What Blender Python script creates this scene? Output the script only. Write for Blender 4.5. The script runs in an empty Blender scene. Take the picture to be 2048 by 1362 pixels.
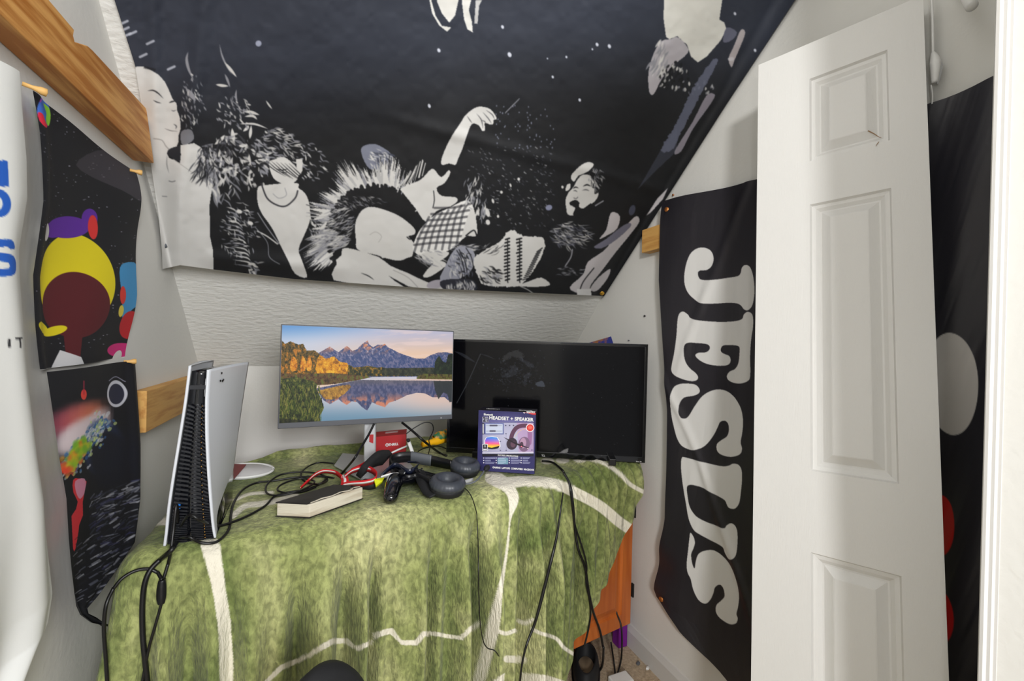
import bpy, bmesh, math, random
import numpy as np
from mathutils import Vector, Matrix
random.seed(7)
rng = np.random.default_rng(11)
SC = bpy.context.scene
# ------------------------------------------------------------------ camera
H = 1.205                       # camera height above the floor
F = 867.6; YAW, PITCH, ROLL = 0.39734, -0.00219, 0.02465
def _axes(yaw, pitch, roll):
    cy, sy, cp, sp = math.cos(yaw), math.sin(yaw), math.cos(pitch), math.sin(pitch)
    fw = np.array([sy*cp, cy*cp, sp]); r0 = np.array([cy, -sy, 0.]); u0 = np.cross(r0, fw)
    c, s = math.cos(roll), math.sin(roll)
    return r0*c + u0*s, -r0*s + u0*c, fw
RX, UX, FX = _axes(YAW, PITCH, ROLL)
O = np.array([0., 0., H])
cam_data = bpy.data.cameras.new('camera'); cam = bpy.data.objects.new('camera', cam_data)
bpy.context.collection.objects.link(cam)
cam_data.sensor_width = 36; cam_data.lens = F*36/2048; cam_data.clip_start = 0.02
m = Matrix.Identity(4)
for i in range(3):
    m[i][0] = RX[i]; m[i][1] = UX[i]; m[i][2] = -FX[i]; m[i][3] = O[i]
cam.matrix_world = m
SC.camera = cam
# ------------------------------------------------------------------ light and exposure
W = bpy.data.worlds.new('world'); SC.world = W; W.use_nodes = True
bg = W.node_tree.nodes['Background']; bg.inputs[0].default_value = (0.985, 0.99, 1.0, 1); bg.inputs[1].default_value = 0.46
SC.view_settings.view_transform = 'Standard'; SC.view_settings.look = 'None'
SC.view_settings.exposure = -0.07; SC.view_settings.gamma = 1; SC.view_settings.use_curve_mapping = False
def lamp(name, loc, power, size, target=None, col=(1, .99, .98), kind='AREA'):
    d = bpy.data.lights.new(name, kind); d.energy = power; d.color = col
    if kind == 'AREA': d.shape = 'DISK'; d.size = size
    else: d.shadow_soft_size = size
    o = bpy.data.objects.new(name, d); bpy.context.collection.objects.link(o); o.location = loc
    if target is not None:
        o.rotation_euler = (Vector(target)-Vector(loc)).to_track_quat('-Z', 'Y').to_euler()
    return o
lamp('camera_flash', (-0.02, -.12, H+.20), 2.0, .05, (.45, 1.5, H-.1))
lamp('rear_fill', (.62, -2.4, 2.0), 118, 1.3, (.15, 1.6, 1.1), (.985, .99, 1))  # added soft fill behind the camera to brighten the deep end, not a window
lamp('right_wall_fill', (-.95, -1.9, 2.1), 66, .35, (.5, 1.6, 1.0), (1, .995, .985))  # second added fill, from behind on the left, to lift the right wall
lamp('closet_fill', (.30, .42, 2.30), 4, .18, None, kind='POINT')  # added fill above the view, brightens the slope and inner walls

# ------------------------------------------------------------------ projection helpers
def ray(x, y): return RX*(x-1024)/F - UX*(y-681)/F + FX
def onX(x, y, X): d = ray(x, y); return O + d*X/d[0]
def onY(x, y, Y): d = ray(x, y); return O + d*Y/d[1]
def onZ(x, y, Z): d = ray(x, y); return O + d*(Z-H)/d[2]
def onP(x, y, p0, n): d = ray(x, y); return O + d*(np.dot(np.array(p0)-O, n)/np.dot(d, n))
def onD(x, y, dep): return O + ray(x, y)*dep
def proj(P):
    q = P - O; z = q @ FX
    return 1024 + F*(q @ RX)/z, 681 - F*(q @ UX)/z
def quad(tl, tr, br, bl, width):
    A, B, C_, D = [ray(*p) for p in (tl, tr, br, bl)]
    M = np.array([B, -C_, D]).T      # A + C c = B b + D d
    b, c, d = np.linalg.solve(M, A)
    P = [A, B*b, C_*c, D*d]; k = width/np.linalg.norm(P[1]-P[0])
    return [O + p*k for p in P]
# ------------------------------------------------------------------ noise, smooth curves
_lat = {}
def vn(x, y, seed=0):
    if seed not in _lat: _lat[seed] = np.random.default_rng(seed+100).random((256, 256))
    L = _lat[seed]; xi = np.floor(x).astype(int); yi = np.floor(y).astype(int)
    fx = x-xi; fy = y-yi; fx = fx*fx*(3-2*fx); fy = fy*fy*(3-2*fy)
    a = L[yi % 256, xi % 256]; b = L[yi % 256, (xi+1) % 256]; c = L[(yi+1) % 256, xi % 256]; d = L[(yi+1) % 256, (xi+1) % 256]
    return (a*(1-fx)+b*fx)*(1-fy)+(c*(1-fx)+d*fx)*fy
def fbm(x, y, seed=0, o=4):
    s = 0; a = .5; t = 0
    for i in range(o): s = s + a*vn(x*2**i+i*17, y*2**i+i*31, seed+i); t += a; a *= .5
    return s/t
def crom(P, n=8, closed=False):
    P = np.array(P, float); N = len(P); out = []
    if n == 0 and N > 2: return P
    if N == 2 and not closed: return P[0]+(P[1]-P[0])*np.linspace(0, 1, 5)[:, None]
    segs = N if closed else N-1
    for i in range(segs):
        if closed: p0, p1, p2, p3 = P[(i-1) % N], P[i], P[(i+1) % N], P[(i+2) % N]
        else: p0, p1, p2, p3 = P[max(i-1, 0)], P[i], P[i+1], P[min(i+2, N-1)]
        for k in range(n):
            t = k/n
            out.append(.5*((2*p1)+(-p0+p2)*t+(2*p0-5*p1+4*p2-p3)*t*t+(-p0+3*p1-3*p2+p3)*t**3))
    if not closed: out.append(P[-1])
    return np.array(out)
def pl(P, v):                       # piecewise linear rows: P = [(key, a, b...)], v array
    P = np.array(P, float); return [np.interp(v, P[:, 0], P[:, i]) for i in range(1, P.shape[1])]
def sm(a, b, x): t = np.clip((x-a)/(b-a), 0, 1); return t*t*(3-2*t)

# ------------------------------------------------------------------ print canvas (for printed cloth, paper and screens)
class Canvas:
    def __init__(s, x0, y0, x1, y1, k, col):
        s.x0, s.y0, s.k = x0, y0, k
        s.h, s.w = int((y1-y0)*k)+1, int((x1-x0)*k)+1
        s.a = np.empty((s.h, s.w, 3)); s.a[:] = np.array(col)/255.
        s.T = (0., 0., 1.)
    def tr(s, ox=0, oy=0, sc=1): s.T = (ox, oy, sc); return s     # crop px -> photo px = o + p/sc
    def pts(s, P):
        P = np.array(P, float); return np.stack([(s.T[0]+P[:, 0]/s.T[2]-s.x0)*s.k, (s.T[1]+P[:, 1]/s.T[2]-s.y0)*s.k], 1)
    def box(s, Q, pad=2):
        x0 = max(int(Q[:, 0].min()-pad), 0); x1 = min(int(Q[:, 0].max()+pad)+1, s.w)
        y0 = max(int(Q[:, 1].min()-pad), 0); y1 = min(int(Q[:, 1].max()+pad)+1, s.h)
        if x1 <= x0 or y1 <= y0: return None
        X, Y = np.meshgrid(np.arange(x0, x1)+.5, np.arange(y0, y1)+.5)
        return slice(y0, y1), slice(x0, x1), X, Y
    def paint(s, sl, M, col, alpha=1):
        c = col(sl) if callable(col) else np.array(col)/255.
        M = (M*alpha)[..., None]; s.a[sl[0], sl[1]] = s.a[sl[0], sl[1]]*(1-M)+c*M
    def poly(s, P, col, smooth=0, alpha=1, grit=0):
        Q = s.pts(crom(P, smooth, True) if smooth else P); b = s.box(Q)
        if b is None: return
        ys, xs, X, Y = b
        if grit: X = X+(fbm(X*.25, Y*.25, 3)-.5)*grit; Y = Y+(fbm(X*.25, Y*.25, 5)-.5)*grit
        M = np.zeros(X.shape, bool); n = len(Q)
        for i in range(n):
            xa, ya = Q[i]; xb, yb = Q[(i+1) % n]
            if ya == yb: continue
            c = ((ya > Y) != (yb > Y)) & (X < (xb-xa)*(Y-ya)/(yb-ya)+xa); M ^= c
        s.paint((ys, xs), M.astype(float), col, alpha)
    def line(s, P, w, col, smooth=6, alpha=1, taper=False):
        P = np.array(P, float)
        if smooth and len(P) > 2: P = crom(P, smooth)
        Q = s.pts(P); r = w*.5/s.T[2]*s.k; b = s.box(Q, r+2)
        if b is None: return
        ys, xs, X, Y = b; D = np.full(X.shape, 1e9); n = len(Q)-1
        for i in range(n):
            a, c = Q[i], Q[i+1]; d = c-a; L = (d@d)+1e-9
            t = np.clip(((X-a[0])*d[0]+(Y-a[1])*d[1])/L, 0, 1)
            rr = r if not taper else r*np.maximum(.12, np.sin(math.pi*np.clip((i+t)/n, .02, .98)))
            D = np.minimum(D, np.hypot(X-a[0]-t*d[0], Y-a[1]-t*d[1])-rr)
        s.paint((ys, xs), np.clip(.5-D, 0, 1), col, alpha)
    def ell(s, x, y, rx, ry, col, ang=0, alpha=1, soft=.5):
        t = np.linspace(0, 2*math.pi, 5)
        Q = s.pts([(x-max(rx, ry), y-max(rx, ry)), (x+max(rx, ry), y+max(rx, ry))]); b = s.box(Q)
        if b is None: return
        ys, xs, X, Y = b; c = s.pts([(x, y)])[0]; kk = s.k/s.T[2]; ca, sa = math.cos(ang), math.sin(ang)
        u = ((X-c[0])*ca+(Y-c[1])*sa)/(rx*kk); v = (-(X-c[0])*sa+(Y-c[1])*ca)/(ry*kk)
        D = (np.hypot(u, v)-1)*min(rx, ry)*kk
        s.paint((ys, xs), np.clip(.5-D/(2*soft), 0, 1), col, alpha)
    def blur(s, n=1):
        for _ in range(n):
            p = np.pad(s.a, ((1, 1), (1, 1), (0, 0)), 'edge')
            s.a = (p[1:-1, 1:-1]*2+p[:-2, 1:-1]+p[2:, 1:-1]+p[1:-1, :-2]+p[1:-1, 2:])/6
    def sample(s, X, Y):
        u = np.clip((X-s.x0)*s.k-.5, 0, s.w-1.001); v = np.clip((Y-s.y0)*s.k-.5, 0, s.h-1.001)
        i = u.astype(int); j = v.astype(int); fu = (u-i)[..., None]; fv = (v-j)[..., None]; i1 = np.minimum(i+1, s.w-1); j1 = np.minimum(j+1, s.h-1)
        return (s.a[j, i]*(1-fu)+s.a[j, i1]*fu)*(1-fv)+(s.a[j1, i]*(1-fu)+s.a[j1, i1]*fu)*fv
def lin(c): c = np.clip(c, 0, 1); return np.where(c <= .04045, c/12.92, ((c+.055)/1.055)**2.4)

# ------------------------------------------------------------------ materials
def mat(name, col, rough=.6, metal=0, bump=None, var=None, attr=False, emit=0, sheen=0, coat=0, spec=None, trans=0, alpha=1):
    M = bpy.data.materials.new(name); M.use_nodes = True; nt = M.node_tree; N = nt.nodes; L = nt.links
    b = N['Principled BSDF']; c = tuple(lin(np.array(col)/255.))+(1,)
    b.inputs['Base Color'].default_value = c; b.inputs['Roughness'].default_value = rough; b.inputs['Metallic'].default_value = metal
    if sheen: b.inputs['Sheen Weight'].default_value = sheen
    if coat: b.inputs['Coat Weight'].default_value = coat
    if spec is not None: b.inputs['Specular IOR Level'].default_value = spec
    if trans: b.inputs['Transmission Weight'].default_value = trans
    if alpha < 1: b.inputs['Alpha'].default_value = alpha
    tc = N.new('ShaderNodeTexCoord')
    if attr:
        a = N.new('ShaderNodeAttribute'); a.attribute_name = 'print'
        L.new(a.outputs['Color'], b.inputs['Base Color'])
        if emit:
            L.new(a.outputs['Color'], b.inputs['Emission Color']); b.inputs['Emission Strength'].default_value = emit
            b.inputs['Base Color'].default_value = (0.01, .01, .01, 1); L.remove(b.inputs['Base Color'].links[0])
    if var:                       # (scale, colour2, lo, hi, stretch)
        n = N.new('ShaderNodeTexNoise'); n.inputs['Scale'].default_value = var[0]; n.inputs['Detail'].default_value = 6
        mp = N.new('ShaderNodeMapping'); mp.inputs['Scale'].default_value = var[4] if len(var) > 4 else (1, 1, 1)
        L.new(tc.outputs['Object'], mp.inputs[0]); L.new(mp.outputs[0], n.inputs['Vector'])
        r = N.new('ShaderNodeValToRGB'); r.color_ramp.elements[0].position = var[2]; r.color_ramp.elements[1].position = var[3]
        r.color_ramp.elements[0].color = c; r.color_ramp.elements[1].color = tuple(lin(np.array(var[1])/255.))+(1,)
        L.new(n.outputs['Fac'], r.inputs[0]); L.new(r.outputs[0], b.inputs['Base Color'])
    if bump:                      # (scale, strength, distance, stretch)
        n = N.new('ShaderNodeTexNoise'); n.inputs['Scale'].default_value = bump[0]; n.inputs['Detail'].default_value = 4
        mp = N.new('ShaderNodeMapping'); mp.inputs['Scale'].default_value = bump[3] if len(bump) > 3 else (1, 1, 1)
        L.new(tc.outputs['Object'], mp.inputs[0]); L.new(mp.outputs[0], n.inputs['Vector'])
        bp = N.new('ShaderNodeBump'); bp.inputs['Strength'].default_value = bump[1]; bp.inputs['Distance'].default_value = bump[2]
        L.new(n.outputs['Fac'], bp.inputs['Height']); L.new(bp.outputs[0], b.inputs['Normal'])
    return M
MW = mat('wall_paint', (222, 221, 216), .85, bump=(90, .25, .002))
MC = mat('ceiling_paint', (222, 221, 216), .85, bump=(38, .75, .005, (1, 2.2, 2.2)))
MT = mat("trim_paint", (202, 200, 196), .45)
MDOOR = mat("door_paint", (220, 219, 216), .42, bump=(30, .35, .0012, (14, 14, .8)))
MCARP = mat('carpet', (190, 160, 122), .95, var=(90, (228, 205, 170), .35, .65), bump=(350, 1, .01), sheen=.3)
MPINE = mat('pine', (176, 112, 46), .55, var=(7, (218, 162, 92), .42, .60, (9, .6, 9)), bump=(10, .2, .001, (9, .5, 9)))
MPINE2 = mat('pale_pine', (214, 165, 92), .6, var=(7, (178, 118, 50), .45, .75, (9, .8, 9)))
MCAB = mat('cabinet_wood', (186, 92, 30), .42, var=(5, (206, 112, 44), .35, .65, (8, 8, .9)), coat=.15)
MPUR = mat('purple_paint', (120, 20, 140), .5)
MBLK = mat('black_plastic', (14, 15, 18), .35)
MBLKM = mat('black_matte', (20, 21, 24), .7)
MGLOSS = mat('black_gloss', (9, 10, 15), .12, coat=.5)
MVENT = mat('vent_black', (24, 26, 32), .38)
MPS = mat('console_white', (212, 216, 222), .4)
MGREY = mat('grey_plastic', (92, 96, 102), .5)
MFRAME = mat('monitor_frame', (72, 74, 80), .45)
MSILV = mat('silver', (196, 198, 200), .35, metal=.35)
MWHITE = mat('white_plastic', (228, 228, 226), .4)
MLEATH = mat('ear_leather', (62, 66, 74), .38, bump=(60, .4, .002, (1, 1, .3)))
MRED = mat('red_card', (176, 20, 26), .5)
MREDF = mat('red_fabric', (205, 22, 30), .8, bump=(300, .3, .001))
MWF = mat('white_fabric', (230, 228, 226), .85)
MBF = mat('black_fabric', (28, 28, 30), .9, bump=(300, .3, .001))
MNAVY = mat('navy_gloss', (22, 28, 48), .15, coat=.5)
MYEL = mat('yellow', (214, 222, 20), .5)
MORY = mat('yellow_orange', (244, 180, 16), .4)
MGRN = mat('green_print', (52, 110, 70), .5, var=(60, (210, 140, 20), .45, .6))
MBRASS = mat('brass', (205, 130, 70), .35, metal=.8)
MPEG = mat('peg_wood', (222, 176, 104), .6)
MCORD = mat('cord_black', (12, 12, 14), .4)
MPAGE = mat('book_pages', (214, 206, 188), .85, var=(9, (176, 160, 136), .5, .8, (1, 1, 10)), bump=(60, .5, .002, (.3, .3, 14)))
MCOV = mat('book_cover', (30, 26, 28), .25, coat=.4)
MBLUE = mat('usb_blue', (20, 110, 200), .4)
MGOLD = mat('gold', (215, 165, 60), .3, metal=.7)
MPRT = mat('printed_cloth', (255, 255, 255), .75, attr=True, bump=(700, .15, .0005))
MPAP = mat('printed_paper', (255, 255, 255), .5, attr=True)
MFLAG = mat('printed_satin', (255, 255, 255), .42, attr=True)
MSCR = mat('lit_screen', (0, 0, 0), .45, attr=True, emit=.9, spec=.15)
MTV = mat('tv_glass', (8, 8, 10), .12, attr=True, spec=.25)

# ------------------------------------------------------------------ object helpers
COL = bpy.context.collection
def tag(o, label=None, cat=None, group=None, kind=None):
    if label: o['label'] = label
    if cat: o['category'] = cat
    if group: o['group'] = group
    if kind: o['kind'] = kind
    return o
def link(name, me, material, parent=None, smooth=False):
    if material: me.materials.append(material)
    if smooth: me.polygons.foreach_set('use_smooth', [True]*len(me.polygons))
    o = bpy.data.objects.new(name, me); COL.objects.link(o)
    if parent:
        o.parent = parent; o.matrix_parent_inverse = Matrix.Translation(-world_loc(parent))
    return o
def world_loc(o):
    v = Vector(o.location)
    while o.parent:
        v = v + Vector(o.parent.location)*0; break
    return v
def empty(name, loc, label, cat, group=None):
    o = bpy.data.objects.new(name, None); COL.objects.link(o); o.location = tuple(float(a) for a in loc); o.empty_display_size = .05
    return tag(o, label, cat, group)
def mesh(verts, faces, name='m'):
    me = bpy.data.meshes.new(name); me.from_pydata([tuple(map(float, v)) for v in verts], [], [tuple(f) for f in faces]); me.update(); return me
def grid_mesh(P, col=None, wrap=False, name='g', flip=False):
    nu, nv = P.shape[1], P.shape[0]
    me = bpy.data.meshes.new(name); me.vertices.add(nu*nv); me.vertices.foreach_set('co', P.reshape(-1).astype(np.float32))
    i = np.arange(nu*nv).reshape(nv, nu)
    if wrap: j = np.roll(i, -1, 1); a, b, c, d = i[:-1], j[:-1], j[1:], i[1:]
    else: a, b, c, d = i[:-1, :-1], i[:-1, 1:], i[1:, 1:], i[1:, :-1]
    q = np.stack([a, d, c, b] if flip else [a, b, c, d], -1).reshape(-1, 4)
    n = len(q); me.loops.add(n*4); me.loops.foreach_set('vertex_index', q.reshape(-1).astype(np.int32))
    me.polygons.add(n); me.polygons.foreach_set('loop_start', np.arange(0, n*4, 4, dtype=np.int32)); me.polygons.foreach_set('loop_total', np.full(n, 4, np.int32))
    me.update(calc_edges=True)
    if col is not None:
        at = me.color_attributes.new('print', 'FLOAT_COLOR', 'POINT')
        c = np.concatenate([lin(col.reshape(-1, 3)), np.ones((nu*nv, 1))], 1).astype(np.float32); at.data.foreach_set('color', c.reshape(-1))
    return me
def box_bm(bm, c, s, M=None):
    vs = []
    for z in (-.5, .5):
        for x, y in ((-.5, -.5), (.5, -.5), (.5, .5), (-.5, .5)):
            p = Vector((c[0]+x*s[0], c[1]+y*s[1], c[2]+z*s[2])); p = M @ p if M else p; vs.append(bm.verts.new(p))
    for f in ((3, 2, 1, 0), (4, 5, 6, 7), (0, 1, 5, 4), (1, 2, 6, 5), (2, 3, 7, 6), (3, 0, 4, 7)): bm.faces.new([vs[k] for k in f])
def bm_obj(name, bm, material, parent=None, bevel=0, smooth=False, seg=2):
    bmesh.ops.recalc_face_normals(bm, faces=bm.faces)
    if bevel: bmesh.ops.bevel(bm, geom=bm.edges[:], offset=bevel, segments=seg, affect='EDGES', profile=.5)
    me = bpy.data.meshes.new(name); bm.to_mesh(me); bm.free(); return link(name, me, material, parent, smooth)
def box(name, c, s, material, parent=None, M=None, bevel=0):
    bm = bmesh.new(); box_bm(bm, c, s, M); return bm_obj(name, bm, material, parent, bevel)
def hexa(name, P8, material, parent=None, bevel=0):    # P8: front 4 then back 4
    bm = bmesh.new(); v = [bm.verts.new(tuple(map(float, p))) for p in P8]
    for f in ((0, 1, 2, 3), (7, 6, 5, 4), (0, 4, 5, 1), (1, 5, 6, 2), (2, 6, 7, 3), (3, 7, 4, 0)): bm.faces.new([v[k] for k in f])
    return bm_obj(name, bm, material, parent, bevel)
def prism(name, P, ext, material, parent=None, bevel=0):
    bm = bmesh.new(); P = [np.array(p, float) for p in P]; e = np.array(ext, float)
    a = [bm.verts.new(tuple(p)) for p in P]; b = [bm.verts.new(tuple(p+e)) for p in P]; n = len(P)
    bm.faces.new(a); bm.faces.new(b[::-1])
    for i in range(n): bm.faces.new([a[i], b[i], b[(i+1) % n], a[(i+1) % n]])
    bmesh.ops.recalc_face_normals(bm, faces=bm.faces)
    return bm_obj(name, bm, material, parent, bevel)
def frames(P):
    T = np.gradient(P, axis=0); T /= np.linalg.norm(T, axis=1)[:, None]+1e-12
    n = np.cross(T[0], [0, 0, 1.]);
    if np.linalg.norm(n) < .1: n = np.cross(T[0], [1., 0, 0])
    Ns = []
    for t in T: n = n-t*(n@t); n = n/np.linalg.norm(n); Ns.append(n)
    Ns = np.array(Ns); return T, Ns, np.cross(T, Ns)
def tube_me(P, r, seg=8, smooth=8):
    P = crom(P, smooth) if smooth else np.array(P, float)
    rr = np.interp(np.linspace(0, 1, len(P)), np.linspace(0, 1, len(np.atleast_1d(r))), np.atleast_1d(r)) if np.ndim(r) else np.full(len(P), r)
    T, N, B = frames(P); a = np.linspace(0, 2*math.pi, seg, endpoint=False)
    G = P[:, None]+rr[:, None, None]*(np.cos(a)[None, :, None]*N[:, None]+np.sin(a)[None, :, None]*B[:, None])
    G = np.concatenate([np.repeat(P[:1, None], seg, 1), G, np.repeat(P[-1:, None], seg, 1)], 0)
    return grid_mesh(G, wrap=True)
def tube(name, P, r, material, parent=None, seg=8, smooth=8): return link(name, tube_me(P, r, seg, smooth), material, parent, True)
def strip(name, P, w, th, side, material, parent=None, smooth=8):
    """flat band swept along P, `side` = direction of its width"""
    P = crom(P, smooth); T = np.gradient(P, axis=0); T /= np.linalg.norm(T, axis=1)[:, None]
    side = np.array(side, float)
    if side.ndim == 1: side = np.repeat(side[None], len(P), 0)
    else: side = crom(side, smooth)[:len(P)]
    S = side-T*(np.sum(side*T, 1))[:, None]; S /= np.linalg.norm(S, axis=1)[:, None]; N = np.cross(T, S)
    ww = np.interp(np.linspace(0, 1, len(P)), np.linspace(0, 1, len(np.atleast_1d(w))), np.atleast_1d(w))[:, None]
    G = np.stack([P-S*ww/2-N*th/2, P+S*ww/2-N*th/2, P+S*ww/2+N*th/2, P-S*ww/2+N*th/2], 1)
    G = np.concatenate([np.repeat(P[:1, None], 4, 1), G, np.repeat(P[-1:, None], 4, 1)], 0)
    return link(name, grid_mesh(G, wrap=True), material, parent)
def lathe(name, prof, c, axis, material, parent=None, seg=32, squash=(1, 1), smooth=True, ripple=0, nr=26):
    axis = np.array(axis, float); axis /= np.linalg.norm(axis)
    u = np.cross(axis, [0, 0, 1.]) if abs(axis[2]) < .9 else np.cross(axis, [0, 1., 0]); u /= np.linalg.norm(u); v = np.cross(axis, u)
    a = np.linspace(0, 2*math.pi, seg, endpoint=False); prof = np.array(prof, float)
    r = prof[:, 0][:, None]*(1+ripple*np.cos(nr*a)[None])
    G = np.array(c)[None, None]+prof[:, 1][:, None, None]*axis+r[..., None]*(squash[0]*np.cos(a)[None, :, None]*u+squash[1]*np.sin(a)[None, :, None]*v)
    return link(name, grid_mesh(G, wrap=True), material, parent, smooth)
def text(name, body, size, org, right, up, material, parent, depth=.0004, fit=None, bold=0):
    cu = bpy.data.curves.new(name, 'FONT'); cu.body = body; cu.size = size; cu.extrude = depth; cu.resolution_u = 3; cu.offset = bold
    to = bpy.data.objects.new(name+'_tmp', cu); COL.objects.link(to)
    dg = bpy.context.evaluated_depsgraph_get(); me = bpy.data.meshes.new_from_object(to.evaluated_get(dg))
    bpy.data.objects.remove(to); xs = [v.co.x for v in me.vertices]
    k = fit/(max(xs)-min(xs)) if fit and xs else 1
    right = Vector(right).normalized(); up = Vector(up).normalized(); nrm = right.cross(up)
    for v in me.vertices: v.co = Vector(org)+right*(v.co.x*k)+up*v.co.y+nrm*v.co.z
    return link(name, me, material, parent)
def struct(o): o['kind'] = 'structure'; return o

# ================================================================== SETTING
XL, XR, YB, ZK = -.458, 1.13, 1.986, H-.131       # left wall, right wall, knee wall, its top
YF, ZC = .30, 2.36                                 # closet front wall, flat ceiling
YS = YB-(ZC-ZK)                                    # where the 45 degree slope meets the flat ceiling
def sl(x, y): return None
th = .08
box('floor', (.35, .55, -.03), (3.2, 3.2, .06), MCARP); struct(bpy.data.objects['floor'])
def side_wall(name, X, d):
    P = [(X, -.9 if d < 0 else .34, 0), (X, YB, 0), (X, YB, ZK), (X, YS, ZC), (X, -.9 if d < 0 else .34, ZC)]
    return struct(prism(name, P, (d*th, 0, 0), MW))
side_wall('wall_left', XL, -1); side_wall('wall_right', XR, 1)
struct(box('wall_back', (.336, YB+th/2, ZK/2), (XR-XL+2*th, th, ZK), MW))
P = [(XL-th, YB, ZK), (XL-th, YS, ZC), (XL-th, -.9, ZC), (XL-th, -.9, ZC+.06), (XL-th, YS, ZC+.08), (XL-th, YB+th, ZK+.06), (XL-th, YB+th, ZK)]
struct(prism('ceiling', P, (XR-XL+2*th, 0, 0), MC))
# closet front wall: right return with its casing, header over the opening
JX = float(onY(1975, 681, YF-.05)[0])
struct(box('wall_front', ((JX+.004+1.9)/2, YF-.095, ZC/2), (1.9-JX-.004, .085, ZC), MW))
prof = [(.03, .001), (0, .001), (-.003, -.001), (-.003, -.004), (0, -.006), (.0, -.009), (.003, -.0105), (.0032, -.013), (.0075, -.0145), (.0075, -.078), (0, -.08), (0, -.10), (.03, -.10)]
struct(prism('trim_1', [(JX+a, YF-.05+b, 0) for a, b in prof], (0, 0, 2.3), MT))
bz = [(XR, 0), (XR-.014, 0), (XR-.014, .062), (XR-.009, .072), (XR-.004, .083), (XR, .085)]
struct(prism('baseboard_right', [(x, .36, z) for x, z in bz], (0, YB-.36, 0), MT))
struct(prism('baseboard_left', [(XL-(x-XR), -.8, z) for x, z in bz], (0, YB+.8, 0), MT))

# ================================================================== BEAMS ON THE WALLS
XB = XL+.042
zb = float(onX(150, 179, XB)[2])
pt = [onX(*p, XB) for p in [(308, 327), (293, 217), (186, 101), (176, 92), (150, 84), (147, 72), (149, 60), (100, 2)]]
zt = float(pt[-1][2]); zt2 = float(pt[1][2])
PB = [(XB, p[1], p[2]) for p in pt]+[(XB, .12, zt+.002), (XB, .12, float(pt[0][2]))]
b1 = prism('wooden_beam', PB, (-(XB-XL-.001), 0, 0), MPINE, bevel=.0015)
tag(b1, 'long orange-brown timber with a broken notch in its top edge, high on the left wall', 'beam')
e0 = onX(262, 867, XL); e1 = onX(262, 783, XL)
yb = float(e0[1]); z0, z1 = float(e0[2]), float(e1[2]); xw = float(onY(293, 820, yb)[0])
b2 = box('wooden_board', ((XL+.001+xw)/2, (yb+YB-.02)/2, (z0+z1)/2), (xw-XL-.001, YB-.02-yb, z1-z0), MPINE2, bevel=.002)
tag(b2, 'pale pine board end sticking out low on the left wall behind the game console', 'board')
q0 = onX(1283, 506, 1.09); q1 = onX(1279, 462, 1.09)
b3 = box('wooden_board', (1.1095, float(q0[1])-.10, float(q0[2]+q1[2])/2), (.039, .20, float(q1[2]-q0[2])), MPINE2, bevel=.002)
tag(b3, 'short wood block end on the right wall tucked behind the edge of the lettered flag', 'board')

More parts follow.
